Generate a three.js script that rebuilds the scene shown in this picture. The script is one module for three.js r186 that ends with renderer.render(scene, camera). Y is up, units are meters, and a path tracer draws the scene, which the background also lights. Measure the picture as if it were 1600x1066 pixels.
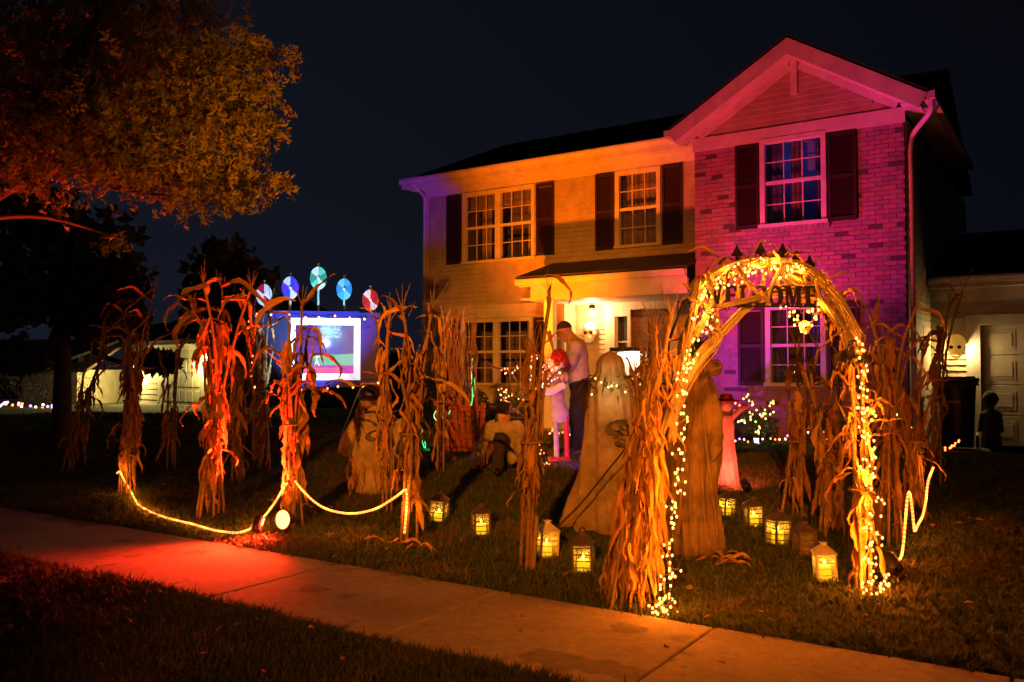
import * as THREE from 'three';
import { mergeGeometries, mergeVertices } from 'three/addons/utils/BufferGeometryUtils.js';
import { RoundedBoxGeometry } from 'three/addons/geometries/RoundedBoxGeometry.js';
import { TextGeometry } from 'three/addons/geometries/TextGeometry.js';
import { FontLoader } from 'three/addons/loaders/FontLoader.js';
import { MarchingCubes } from 'three/addons/objects/MarchingCubes.js';

// ---------------------------------------------------------------- camera, sky, moon, exposure
const scene = new THREE.Scene();
const FOCAL = 1350, YAW = THREE.MathUtils.degToRad(33.4), PITCH = Math.atan(47 / FOCAL);
const camera = new THREE.PerspectiveCamera(THREE.MathUtils.radToDeg(2 * Math.atan(533 / FOCAL)), 1600 / 1066, 0.1, 600);
camera.position.set(0, 1.5, 0);
camera.rotation.order = 'YXZ';
camera.rotation.set(PITCH, YAW, 0);
const renderer = new THREE.WebGLRenderer();
renderer.toneMapping = THREE.LinearToneMapping;
renderer.toneMappingExposure = 1;
renderer.shadowMap.enabled = true;

{ // night sky: town glow low down, darker overhead
  const W = 256, H = 128, d = new Float32Array(W * H * 4);
  for (let j = 0; j < H; j++) {
    const el = Math.max(0, Math.sin(((j + 0.5) / H - 0.5) * Math.PI));
    const k = Math.exp(-el * 2.6);
    for (let i = 0; i < W; i++) {
      const o = (j * W + i) * 4, az = ((i + 0.5) / W - 0.5) * 2 * Math.PI, side = 0.36 + 0.62 * Math.max(0, Math.cos(az + 3.1));
      d[o] = side * (0.0038 + 0.0042 * k); d[o + 1] = side * (0.0042 + 0.006 * k); d[o + 2] = side * (0.0064 + 0.0128 * k); d[o + 3] = 1;
    }
  }
  const t = new THREE.DataTexture(d, W, H, THREE.RGBAFormat, THREE.FloatType);
  t.mapping = THREE.EquirectangularReflectionMapping; t.magFilter = THREE.LinearFilter; t.needsUpdate = true;
  scene.background = t; scene.environment = t;
}
const moon = new THREE.DirectionalLight(new THREE.Color(0.75, 0.8, 1), 0.006);
moon.name = 'moonlight'; moon.position.set(6, 14, 12); moon.target.position.set(-6, 0, -10);
moon.castShadow = true; moon.shadow.camera.left = -25; moon.shadow.camera.right = 25; moon.shadow.camera.top = 25; moon.shadow.camera.bottom = -25;
scene.add(moon, moon.target);

// strengths of all lamps, in one place
const POWER = { street: 3200, redFlood: 190, orangeFlood: 380, magentaFlood: 62, redBay: 185, violetFlood: 3, violetCorner: 140, addedWallBeam: 3200, lawnRed: 9, porch: 6, lantern: 0.07, bulb: 0.05, rope: 0.07, neighbour: 34, garage: 6, board: 15, tree: 4.5 };

// ---------------------------------------------------------------- small helpers
let seed = 7;
const rnd = () => { seed = (seed + 0x6d2b79f5) | 0; let t = Math.imul(seed ^ (seed >>> 15), 1 | seed); t = (t + Math.imul(t ^ (t >>> 7), 61 | t)) ^ t; return ((t ^ (t >>> 14)) >>> 0) / 4294967296; };
const rr = (a, b) => a + (b - a) * rnd();
const pick = (a) => a[Math.floor(rnd() * a.length)];
const V = (x, y, z) => new THREE.Vector3(x, y, z);
const C = (r, g, b) => new THREE.Color().setRGB(r, g, b);
const clamp = THREE.MathUtils.clamp, lerp = THREE.MathUtils.lerp, sst = THREE.MathUtils.smoothstep;
const ground = (x, z) => (z > -4.9 && z < -3.65 ? -0.04 : 0) + 0.33 * (1 - sst(z, -10.8, -5)) - 0.15 * (1 - sst(z, -16.6, -13)) - 0.04 * sst(z, -3.6, -1.5);

// the photographer's eye: a pixel of the 1600 x 1066 photograph gives a line of sight, which is met with the ground or a vertical plane
const FWD = V(-Math.sin(YAW) * Math.cos(PITCH), Math.sin(PITCH), -Math.cos(YAW) * Math.cos(PITCH)), RGT = V(Math.cos(YAW), 0, -Math.sin(YAW)), UPV = RGT.clone().cross(FWD), EYE = V(0, 1.5, 0);
const ray = (px, py) => FWD.clone().addScaledVector(RGT, (px - 800) / FOCAL).addScaledVector(UPV, -(py - 533) / FOCAL);
function G(px, py) { const d = ray(px, py); let y = 0.1, p; for (let i = 0; i < 12; i++) { p = EYE.clone().addScaledVector(d, (y - 1.5) / d.y); y = ground(p.x, p.z); } return p; }
const depth = (p) => p.clone().sub(EYE).dot(FWD);
const atDepth = (px, py, z) => EYE.clone().addScaledVector(ray(px, py), z);
const onZ = (px, py, z) => { const d = ray(px, py); return EYE.clone().addScaledVector(d, z / d.z); };
const onPlane = (px, py, A, B) => { const n = V(B.z - A.z, 0, A.x - B.x), d = ray(px, py); return EYE.clone().addScaledVector(d, A.clone().sub(EYE).dot(n) / d.dot(n)); };
const mpp = (p) => depth(p) / FOCAL;

const used = {};
const numbered = (n) => { used[n] = (used[n] ?? -1) + 1; return used[n] ? n + '_' + String(used[n]).padStart(3, '0') : n; };
function tag(o, label, category, group) { o.userData.label = label; if (category) o.userData.category = category; if (group) o.userData.group = group; return o; }
function thing(name, label, category, pos, turn = 0, group) {
  const o = new THREE.Group(); o.name = numbered(name); if (pos) o.position.copy(pos); o.rotation.y = turn; scene.add(o);
  return tag(o, label, category, group);
}
function flat(g) { if (!g.index) { const n = g.attributes.position.count, a = new Uint32Array(n); for (let i = 0; i < n; i++) a[i] = i; g.setIndex(new THREE.BufferAttribute(a, 1)); } for (const k of Object.keys(g.attributes)) if (!['position', 'normal', 'uv', 'color'].includes(k)) g.deleteAttribute(k); if (!g.attributes.uv) g.setAttribute('uv', new THREE.BufferAttribute(new Float32Array(g.attributes.position.count * 2), 2)); if (!g.attributes.normal) g.computeVertexNormals(); g.morphAttributes = {}; return g; }
function merge(list) { list = list.map(flat); if (list.length === 1) return list[0]; const some = list.some((g) => !g.attributes.color); if (some) list.forEach((g) => g.deleteAttribute('color')); return mergeGeometries(list); }
function boxUV(g, s = 1) { // uv in metres by the way each face points
  const p = g.attributes.position, n = g.attributes.normal, uv = new Float32Array(p.count * 2);
  for (let i = 0; i < p.count; i++) {
    const ax = Math.abs(n.getX(i)), ay = Math.abs(n.getY(i)), az = Math.abs(n.getZ(i));
    const [u, v] = ay > ax && ay > az ? [p.getX(i), p.getZ(i)] : ax > az ? [p.getZ(i), p.getY(i)] : [p.getX(i), p.getY(i)];
    uv[i * 2] = u * s; uv[i * 2 + 1] = v * s;
  }
  g.setAttribute('uv', new THREE.BufferAttribute(uv, 2)); return g;
}
function mesh(name, geos, mat, parent, uv = true) {
  const g = Array.isArray(geos) ? merge(geos) : geos; if (uv) boxUV(flat(g));
  const m = new THREE.Mesh(g, mat); m.name = numbered(name); m.castShadow = m.receiveShadow = true; if (parent) parent.add(m); return m;
}
const top = (name, geos, mat, label, category, group) => { const m = mesh(name, geos, mat, scene); return tag(m, label, category, group); };
const struct = (name, geos, mat, uv = true) => { const m = mesh(name, geos, mat, scene, uv); m.userData.kind = 'structure'; return m; };
const at = (g, x, y, z, rx = 0, ry = 0, rz = 0) => { if (rx || ry || rz) g.applyMatrix4(new THREE.Matrix4().makeRotationFromEuler(new THREE.Euler(rx, ry, rz))); return g.translate(x, y, z); };
const box = (w, h, d, x = 0, y = 0, z = 0, rx, ry, rz) => at(new THREE.BoxGeometry(w, h, d), x, y, z, rx, ry, rz);
const span = (x0, x1, y0, y1, z0, z1) => box(x1 - x0, y1 - y0, z1 - z0, (x0 + x1) / 2, (y0 + y1) / 2, (z0 + z1) / 2);
const rbox = (w, h, d, r, x = 0, y = 0, z = 0, rx, ry, rz) => at(new RoundedBoxGeometry(w, h, d, 2, r), x, y, z, rx, ry, rz);
const cyl = (r0, r1, h, x = 0, y = 0, z = 0, n = 16, rx, ry, rz) => at(new THREE.CylinderGeometry(r1, r0, h, n), x, y, z, rx, ry, rz);
const ball = (r, x = 0, y = 0, z = 0, sx = 1, sy = 1, sz = 1, n = 20) => { const g = new THREE.SphereGeometry(r, n, Math.ceil(n * 0.7)); g.scale(sx, sy, sz); return g.translate(x, y, z); };
const tube = (pts, r, n = 24, k = 8) => new THREE.TubeGeometry(new THREE.CatmullRomCurve3(pts), n, r, k, false);
function bar(a, b, r, k = 8, r2 = r) { const d = b.clone().sub(a), g = new THREE.CylinderGeometry(r2, r, d.length(), k); g.applyQuaternion(new THREE.Quaternion().setFromUnitVectors(V(0, 1, 0), d.normalize())); const m = a.clone().add(b).multiplyScalar(0.5); return g.translate(m.x, m.y, m.z); }
const lathe = (pts, n = 24) => new THREE.LatheGeometry(pts.map(([x, y]) => new THREE.Vector2(x, y)), n);
function tint(g, f) { const p = g.attributes.position, c = new Float32Array(p.count * 3); for (let i = 0; i < p.count; i++) { const k = typeof f === 'function' ? f(p.getX(i), p.getY(i), p.getZ(i)) : f; k.toArray(c, i * 3); } g.setAttribute('color', new THREE.BufferAttribute(c, 3)); return g; }

// ---------------------------------------------------------------- procedural textures and materials
const hash = (i, j, s) => { let h = Math.imul(i, 374761393) ^ Math.imul(j, 668265263) ^ Math.imul(s, 974634777); h = Math.imul(h ^ (h >>> 13), 1274126177); return ((h ^ (h >>> 16)) >>> 0) / 4294967296; };
function vnoise(x, y, per, s) { const i = Math.floor(x), j = Math.floor(y), u = x - i, v = y - j, a = u * u * (3 - 2 * u), b = v * v * (3 - 2 * v), m = (k) => ((k % per) + per) % per; return lerp(lerp(hash(m(i), m(j), s), hash(m(i + 1), m(j), s), a), lerp(hash(m(i), m(j + 1), s), hash(m(i + 1), m(j + 1), s), a), b); }
function fbm(x, y, per, s, oct = 4) { let v = 0, a = 0.5, t = 0; for (let o = 0; o < oct; o++) { v += a * vnoise(x, y, per, s + o); t += a; x *= 2; y *= 2; per *= 2; a *= 0.55; } return v / t; }
function noiseTex(size, f, srgb, repeat = 1, repeatY = repeat) {
  const d = new Uint8Array(size * size * 4);
  for (let j = 0; j < size; j++) for (let i = 0; i < size; i++) { const c = f(i / size, j / size), o = (j * size + i) * 4; d[o] = 255 * clamp(c[0], 0, 1); d[o + 1] = 255 * clamp(c[1], 0, 1); d[o + 2] = 255 * clamp(c[2], 0, 1); d[o + 3] = 255; }
  const t = new THREE.DataTexture(d, size, size); t.wrapS = t.wrapT = THREE.RepeatWrapping; t.magFilter = THREE.LinearFilter; t.minFilter = THREE.LinearMipmapLinearFilter; t.repeat.set(repeat, repeatY); if (srgb) t.colorSpace = THREE.SRGBColorSpace; t.needsUpdate = true; return t;
}
const grey = (k) => [k, k, k];
const T = {
  speck: noiseTex(512, (u, v) => grey(0.62 + 0.38 * (0.5 * fbm(u * 6, v * 6, 6, 1, 5) + 0.5 * hash(Math.floor(u * 512), Math.floor(v * 512), 3))), true, 0.8),
  wood: noiseTex(512, (u, v) => grey(0.55 + 0.45 * fbm(u * 3 + 0.3 * fbm(u * 4, v * 4, 4, 9), v * 48, 48, 4, 4)), true, 0.7),
  weave: noiseTex(256, (u, v) => grey(0.7 + 0.12 * Math.sin(u * 2 * Math.PI * 64) * Math.sin(v * 2 * Math.PI * 64) + 0.25 * (fbm(u * 8, v * 8, 8, 11) - 0.5) + 0.5 * (fbm(u * 2, v * 2, 2, 19, 3) - 0.5)), true, 2.2),
  soil: noiseTex(512, (u, v) => { const k = fbm(u * 10, v * 10, 10, 21, 5), q = fbm(u * 40, v * 40, 40, 5, 3); return [0.34 + 0.24 * q * k, 0.33 + 0.2 * k * q, 0.2 + 0.12 * q]; }, true, 0.45),
  concrete: noiseTex(1024, (u, v) => { const k = 0.6 + 0.22 * fbm(u * 4, v * 4, 4, 31, 5) + 0.2 * (hash(Math.floor(u * 1024), Math.floor(v * 1024), 7) - 0.5) + 0.14 * (fbm(u * 60, v * 60, 60, 8, 3) - 0.5) - 0.14 * sst(fbm(u * 7, v * 7, 7, 77, 4), 0.62, 0.7); return [k, k * 0.97, k * 0.9]; }, true, 0.42),
  fine: noiseTex(512, (u, v) => grey(0.5 * fbm(u * 60, v * 60, 60, 41, 3) + 0.5 * hash(Math.floor(u * 512), Math.floor(v * 512), 5)), false, 1.2),
  husk: noiseTex(256, (u, v) => { const k = 0.55 + 0.45 * fbm(u * 26, v * 2, 26, 51, 3), q = fbm(u * 4, v * 7, 4, 57, 3); return [k, k * (0.8 + 0.18 * q), k * (0.5 + 0.25 * q)]; }, true, 1),
  shingle: noiseTex(512, (u, v) => grey(0.5 + 0.5 * fbm(u * 20, v * 20, 20, 61, 4)), true, 0.8),
};
const std = (color, roughness = 0.8, o = {}) => new THREE.MeshStandardMaterial({ color, roughness, ...o });
const glow = (r, g, b, k, base = C(0.6, 0.5, 0.3)) => new THREE.MeshStandardMaterial({ color: base, roughness: 0.5, emissive: C(r, g, b), emissiveIntensity: k });
const M = {
  siding: std(C(0.6, 0.5, 0.34), 0.75, { map: T.speck }),
  trim: std(C(0.78, 0.72, 0.62), 0.6, { map: T.speck }),
  white: std(C(0.8, 0.77, 0.72), 0.45),
  mortar: std(C(0.38, 0.26, 0.28), 0.95, { map: T.speck, bumpMap: T.fine, bumpScale: 0.0005 }),
  brick: new THREE.MeshStandardMaterial({ color: 0xffffff, vertexColors: true, roughness: 0.9, map: T.speck, bumpMap: T.fine, bumpScale: 0.0003 }),
  shutter: std(C(0.028, 0.007, 0.006), 0.55, { map: T.speck }),
  roof: std(C(0.05, 0.045, 0.045), 0.95, { map: T.shingle }),
  pane: new THREE.MeshPhysicalMaterial({ color: 0xffffff, roughness: 0.02, transmission: 1, thickness: 0, ior: 1.5 }),
  room: std(C(0.12, 0.1, 0.09), 0.95),
  curtain: std(C(0.42, 0.33, 0.24), 0.95, { map: T.weave }),
  blueCurtain: std(C(0.12, 0.14, 0.4), 0.95, { map: T.weave }),
  door: std(C(0.2, 0.09, 0.035), 0.55, { map: T.wood }),
  garageDoor: std(C(0.62, 0.54, 0.42), 0.6, { map: T.speck }),
  concrete: std(C(0.6, 0.54, 0.46), 0.92, { map: T.concrete, bumpMap: T.fine, bumpScale: 0.0006 }),
  soil: std(C(0.3, 0.28, 0.22), 1, { map: T.soil, bumpMap: T.fine, bumpScale: 0.002 }),
  husk: std(C(0.66, 0.47, 0.25), 0.85, { map: T.husk, side: THREE.DoubleSide }),
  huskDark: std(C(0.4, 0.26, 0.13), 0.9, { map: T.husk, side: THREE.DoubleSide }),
  huskPale: std(C(0.78, 0.6, 0.36), 0.85, { map: T.husk, side: THREE.DoubleSide }),
  stalk: std(C(0.42, 0.29, 0.14), 0.85, { map: T.wood }),
  gauze: std(C(0.88, 0.77, 0.58), 0.95, { map: T.weave }),
  black: std(C(0.015, 0.014, 0.014), 0.5),
  iron: std(C(0.02, 0.018, 0.018), 0.45, { metalness: 0.6 }),
  plasticBlack: std(C(0.02, 0.02, 0.022), 0.42),
  wire: std(C(0.02, 0.035, 0.015), 0.6),
  burlap: std(C(0.66, 0.51, 0.32), 0.98, { map: T.weave }),
  burlapDeep: std(C(0.58, 0.42, 0.23), 0.98, { map: T.weave }),
  cloth: std(C(0.84, 0.79, 0.7), 0.95, { map: T.weave }),
  pinkCloth: std(C(0.72, 0.55, 0.5), 0.95, { map: T.weave }),
  lantern: std(C(0.1, 0.075, 0.07), 0.5),
  lanternWhite: std(C(0.72, 0.68, 0.62), 0.5),
  bark: std(C(0.14, 0.1, 0.075), 0.95, { map: T.wood, bumpMap: T.fine, bumpScale: 0.004 }),
  bulb: glow(1, 0.3, 0.07, 7),
  bulbRed: glow(1, 0.15, 0.04, 6),
  bulbGreen: glow(0.35, 1, 0.12, 4),
  bulbPurple: glow(0.75, 0.25, 1, 4),
  bulbPale: glow(1, 0.75, 0.6, 4),
  bulbGold: glow(1, 0.75, 0.2, 4),
  rope: glow(1, 0.17, 0.02, 2.4), bead: glow(1, 0.3, 0.07, 5),
  candle: glow(1, 0.6, 0.02, 1.5, C(0.8, 0.7, 0.4)),
};
M.leaf = (r, g, b) => new THREE.MeshPhysicalMaterial({ color: C(r, g, b), roughness: 0.9, transmission: 0.3, thickness: 0, side: THREE.DoubleSide });
function lamp(light, name, parent = scene) { light.name = name; light.castShadow = true; parent.add(light); if (light.target) parent.add(light.target); return light; }
function pointLight(name, pos, color, power, radius = 0.02, parent = scene) { const l = new THREE.PointLight(color, power); l.position.copy(pos); l.shadow.radius = radius / 0.02; return lamp(l, name, parent); }
function spot(name, pos, target, color, power, angle, penumbra = 0.6, radius = 0.05) { const l = new THREE.SpotLight(color, power, 0, angle, penumbra); l.position.copy(pos); l.target.position.copy(target); l.shadow.radius = radius / 0.02; return lamp(l, name); }
const font = { serif: await new FontLoader().loadAsync('fonts/droid/droid_serif_bold.typeface.json'), sans: await new FontLoader().loadAsync('fonts/droid/droid_sans_bold.typeface.json') };

// ================================================================ the setting: ground, sidewalk, grass
{
  const axis = (near, far) => { const a = []; for (let x = near[0]; x <= near[1]; x += near[2]) a.push(x); let s = near[2]; let lo = near[0], hi = near[1]; while (hi < far) { s *= 1.6; hi += s; lo -= s; a.push(hi); a.unshift(lo); } return a; };
  const xs = axis([-22, 8, 0.5], 320), zs = axis([-26, 3, 0.25], 320), pos = [], idx = [];
  for (const z of zs) for (const x of xs) pos.push(x, ground(x, z) - 0.004 + (z < -5 ? 0.02 * (fbm(x * 0.7 + 40, z * 0.7 + 40, 999, 3, 2) - 0.5) : 0), z);
  for (let j = 0; j < zs.length - 1; j++) for (let i = 0; i < xs.length - 1; i++) { const a = j * xs.length + i, b = a + xs.length; idx.push(a, b, a + 1, a + 1, b, b + 1); }
  const g = new THREE.BufferGeometry(); g.setAttribute('position', new THREE.Float32BufferAttribute(pos, 3)); g.setIndex(idx); g.computeVertexNormals();
  struct('ground', g, M.soil);
}
const sidewalk = new THREE.Group(); sidewalk.name = 'sidewalk'; sidewalk.userData.kind = 'structure'; scene.add(sidewalk);
for (let i = -14; i < 4; i++) {
  const x0 = -1.815 + i * 1.505, h = 0.1;
  const s = mesh('slab', rbox(1.493, h, 1.245, 0.012, 0, 0, 0), M.concrete, sidewalk, false);
  s.position.set(x0 + 0.7525, 0.004 * (hash(i, 2, 3) - 0.5) - h / 2 + 0.012, -4.275); s.rotation.set(0.003 * (hash(i, 5, 1) - 0.5), 0, 0.004 * (hash(i, 7, 1) - 0.5));
  const uv = s.geometry.attributes.uv, p = s.geometry.attributes.position; for (let k = 0; k < p.count; k++) uv.setXY(k, p.getX(k) + i * 1.7, p.getZ(k) + i * 0.37);
}
{ // driveway
  const pts = []; for (let z = -17.3; z < -4.9; z += 0.6) pts.push(z);
  const pos = [], idx = []; pts.forEach((z, j) => { for (const x of [lerp(0.6, -1.45, (z + 4.9) / -12.4), 2, 5]) pos.push(x, ground(x, z) + 0.02, z); if (j) for (const k of [0, 1]) { const a = (j - 1) * 3 + k; idx.push(a, a + 1, a + 3, a + 3, a + 1, a + 4); } });
  const g = new THREE.BufferGeometry(); g.setAttribute('position', new THREE.Float32BufferAttribute(pos, 3)); g.setIndex(idx); g.computeVertexNormals();
  const n = g.attributes.normal; for (let i = 0; i < n.count; i++) if (n.getY(i) < 0) { n.setXYZ(i, -n.getX(i), -n.getY(i), -n.getZ(i)); }
  struct('driveway', g, std(C(0.09, 0.085, 0.08), 0.95, { map: T.speck }));
}
{ // grass, as instanced tufts
  const blades = []; for (let k = 0; k < 11; k++) {
    const a = rr(0, 6.28), h = rr(0.03, 0.075), w = rr(0.0022, 0.004), r = rr(0, 0.035), lean = rr(0.01, 0.05), x = Math.cos(a * 3) * r, z = Math.sin(a * 3) * r, dx = Math.cos(a), dz = Math.sin(a);
    const P = [], add = (t, s) => P.push(x + dx * lean * t * t - dz * w * s * (1 - t * 0.85), h * t * (1 - 0.15 * t), z + dz * lean * t * t + dx * w * s * (1 - t * 0.85));
    add(0, -1); add(0, 1); add(0.55, -1); add(0.55, 1); add(1, 0);
    const g = new THREE.BufferGeometry(); g.setAttribute('position', new THREE.Float32BufferAttribute(P, 3)); g.setIndex([0, 1, 2, 2, 1, 3, 2, 3, 4]); g.computeVertexNormals(); blades.push(g);
  }
  const g = merge(blades), m4 = new THREE.Matrix4(), q = new THREE.Quaternion(), e = new THREE.Euler();
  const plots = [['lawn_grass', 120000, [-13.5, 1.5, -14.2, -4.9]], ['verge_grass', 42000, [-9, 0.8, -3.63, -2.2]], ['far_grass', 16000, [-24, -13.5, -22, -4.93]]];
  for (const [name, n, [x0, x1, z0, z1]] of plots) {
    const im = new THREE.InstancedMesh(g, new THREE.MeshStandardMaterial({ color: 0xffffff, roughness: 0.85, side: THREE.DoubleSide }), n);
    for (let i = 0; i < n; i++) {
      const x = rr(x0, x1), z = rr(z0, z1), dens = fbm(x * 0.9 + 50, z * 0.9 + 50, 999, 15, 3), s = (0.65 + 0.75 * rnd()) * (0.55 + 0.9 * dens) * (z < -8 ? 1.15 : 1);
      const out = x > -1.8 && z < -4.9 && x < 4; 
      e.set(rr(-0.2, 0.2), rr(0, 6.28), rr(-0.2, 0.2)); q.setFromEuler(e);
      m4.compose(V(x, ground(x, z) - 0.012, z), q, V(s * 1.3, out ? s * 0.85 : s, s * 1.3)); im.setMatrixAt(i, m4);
      const dry = fbm(x * 1.7 + 9, z * 1.7 + 70, 999, 33, 3) > 0.6 ? rnd() : rnd() * 0.35; im.setColorAt(i, C(lerp(0.05, 0.2, dry), lerp(0.1, 0.15, dry), lerp(0.025, 0.05, dry)).multiplyScalar(rr(0.7, 1.25) * (name === 'verge_grass' ? 0.55 : 1)));  // verge tufts are tinted darker, its shade put into the colour
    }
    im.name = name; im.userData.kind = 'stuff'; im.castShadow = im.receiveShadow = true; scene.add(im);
    tag(im, { lawn_grass: 'front lawn of uneven grass between the sidewalk and the house', verge_grass: 'verge grass nearest the camera, its shade put into the darker colour', far_grass: 'dark lawn stretching left towards the lit neighbouring garage' }[name], 'grass');
  }
}

{ // fallen leaves on lawn, verge and sidewalk
  const g = new THREE.BufferGeometry(); g.setAttribute('position', new THREE.Float32BufferAttribute([0, 0, 0, 0.018, 0.006, 0.02, 0, 0.002, 0.055, -0.018, 0.008, 0.022, 0, 0.004, 0.03], 3)); g.setIndex([0, 1, 4, 1, 2, 4, 2, 3, 4, 3, 0, 4]); g.computeVertexNormals();
  const n = 520, im = new THREE.InstancedMesh(g, new THREE.MeshStandardMaterial({ color: 0xffffff, roughness: 0.9, side: THREE.DoubleSide }), n), m4 = new THREE.Matrix4(), q = new THREE.Quaternion();
  for (let i = 0; i < n; i++) { const x = rr(-12, 0.4), z = -2.4 - 9.5 * Math.pow(rnd(), 1.2), walk = z > -4.9 && z < -3.65; if (walk && rnd() < 0.75) { m4.makeScale(0, 0, 0); } else { q.setFromEuler(new THREE.Euler(rr(-0.5, 0.5), rr(0, 6.28), rr(-0.5, 0.5))); const s = rr(0.5, 1.2); m4.compose(V(x, walk ? 0.018 : ground(x, z) + 0.045, z), q, V(s, s, s)); } im.setMatrixAt(i, m4); im.setColorAt(i, C(rr(0.12, 0.34), rr(0.07, 0.17), rr(0.02, 0.05))); }
  im.name = 'fallen_leaves'; im.userData.kind = 'stuff'; im.castShadow = im.receiveShadow = true; scene.add(im); tag(im, 'dry leaves scattered over the lawn, verge and sidewalk', 'leaves');
}
// ================================================================ the house
const house = thing('house', 'two storey house with tan siding, pink lit brick bay and gable', 'house', V(0, 0, 0));
const sub = (name, parent) => { const o = new THREE.Group(); o.name = numbered(name); parent.add(o); return o; };
function clad(parent, x0, x1, y0, y1, z, holes, e = 0.105, inside) { // lapped boards; holes are [x0, x1, y0, y1]; inside(y) narrows the run (gables)
  for (let y = y0; y < y1 - 0.02; y += e) {
    const h = Math.min(e, y1 - y); let [a, b] = inside ? inside(y + h) : [x0, x1]; let runs = [[a, b]];
    for (const [hx0, hx1, hy0, hy1] of holes) if (y + h * 0.9 > hy0 && y + 0.1 * h < hy1) runs = runs.flatMap(([p, q]) => [[p, Math.min(q, hx0)], [Math.max(p, hx1), q]]).filter(([p, q]) => q - p > 0.03);
    for (const [p, q] of runs) {
      const g = new THREE.BufferGeometry(), t = 0.024, u = 0.002; // wedge: thick at the butt
      const P = [[p, y, z + t], [q, y, z + t], [q, y + h, z + u], [p, y + h, z + u], [p, y, z], [q, y, z], [q, y + h, z], [p, y + h, z]];
      const F = [[0, 1, 2, 3], [5, 4, 7, 6], [4, 5, 1, 0], [3, 2, 6, 7], [4, 0, 3, 7], [1, 5, 6, 2]]; const pos = []; for (const f of F) for (const k of [0, 1, 2, 0, 2, 3]) pos.push(...P[f[k]]);
      g.setAttribute('position', new THREE.Float32BufferAttribute(pos, 3)); g.computeVertexNormals(); mesh('clapboard', g, M.siding, parent);
    }
  }
}
function wallWith(x0, x1, y0, y1, z0, z1, holes) { // a wall slab with openings, from butted boxes
  const ys = [...new Set([y0, y1, ...holes.flatMap((h) => [h[2], h[3]])])].filter((y) => y >= y0 && y <= y1).sort((a, b) => a - b), out = [];
  for (let i = 0; i < ys.length - 1; i++) { let runs = [[x0, x1]]; const ym = (ys[i] + ys[i + 1]) / 2; for (const h of holes) if (ym > h[2] && ym < h[3]) runs = runs.flatMap(([p, q]) => [[p, Math.min(q, h[0])], [Math.max(p, h[1]), q]]).filter(([p, q]) => q > p + 1e-3); for (const [p, q] of runs) out.push(span(p, q, ys[i], ys[i + 1], z0, z1)); }
  return out;
}
function pleats(x0, x1, y0, y1, z, n = 9, amp = 0.03) { const g = new THREE.PlaneGeometry(x1 - x0, y1 - y0, n * 8, 6), p = g.attributes.position; for (let i = 0; i < p.count; i++) p.setZ(i, amp * Math.sin(p.getX(i) / (x1 - x0) * n * 6.28 + 0.5 * Math.sin(p.getY(i) * 3))); g.translate((x0 + x1) / 2, (y0 + y1) / 2, z); g.computeVertexNormals(); return g; }
function makeWindow(parent, x0, x1, y0, y1, z, units, cur) {
  const w = sub('window', parent), f = 0.085, mid = (y0 + y1) / 2;
  const fr = [span(x0, x1, y1 - f, y1, z - 0.06, z + 0.05), span(x0, x0 + f, y0 + 0.06, y1 - f, z - 0.06, z + 0.05), span(x1 - f, x1, y0 + 0.06, y1 - f, z - 0.06, z + 0.05)];
  const uw = (x1 - x0) / units;
  for (let u = 1; u < units; u++) fr.push(span(x0 + uw * u - 0.07, x0 + uw * u + 0.07, y0 + 0.06, y1 - f, z - 0.06, z + 0.047));
  mesh('frame', fr, M.trim, w); mesh('sill', span(x0 - 0.03, x1 + 0.03, y0, y0 + 0.06, z - 0.06, z + 0.075), M.trim, w);
  for (let u = 0; u < units; u++) {
    const a = x0 + uw * u + (u ? 0.07 : f), b = x0 + uw * (u + 1) - (u < units - 1 ? 0.07 : f), yb = y0 + 0.06, yt = y1 - f;
    mesh('sash_rail', span(a, b, mid - 0.028, mid + 0.028, z - 0.03, z + 0.02), M.trim, w);
    for (const [lo, hi, zz] of [[yb, mid - 0.028, z - 0.035], [mid + 0.028, yt, z - 0.015]]) {
      const hh = (hi - lo) / 2, ww = (b - a) / 3;
      for (let i = 0; i < 3; i++) for (let j = 0; j < 2; j++) mesh('pane', span(a + ww * i, a + ww * (i + 1), lo + hh * j, lo + hh * (j + 1), zz - 0.004, zz - 0.001), M.pane, w);
      for (let i = 1; i < 3; i++) mesh('muntin', span(a + ww * i - 0.009, a + ww * i + 0.009, lo, hi, zz, zz + 0.012), M.trim, w);
      mesh('muntin', span(a, b, lo + hh - 0.009, lo + hh + 0.009, zz + 0.001, zz + 0.011), M.trim, w);
    }
  }
  // a closed dark room behind
  const d = 0.9, zr = z - 0.12; const X0 = x0 - 0.1, X1 = x1 + 0.1, Y0 = y0 - 0.1, Y1 = y1 + 0.1;
  mesh('room', [span(X0, X1, Y0, Y1, zr - d - 0.05, zr - d), span(X0 - 0.05, X0, Y0, Y1, zr - d, zr), span(X1, X1 + 0.05, Y0, Y1, zr - d, zr), span(X0, X1, Y0 - 0.05, Y0, zr - d, zr), span(X0, X1, Y1, Y1 + 0.05, zr - d, zr)], M.room, w);
  for (const [a, b, lo, hi, mat] of cur) mesh('curtain', pleats(lerp(x0, x1, a), lerp(x0, x1, b), lerp(y0, y1, lo), lerp(y0, y1, hi), z - 0.2, Math.max(3, Math.round((b - a) * (x1 - x0) * 9)), 0.025), mat, w);
  return w;
}
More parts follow.
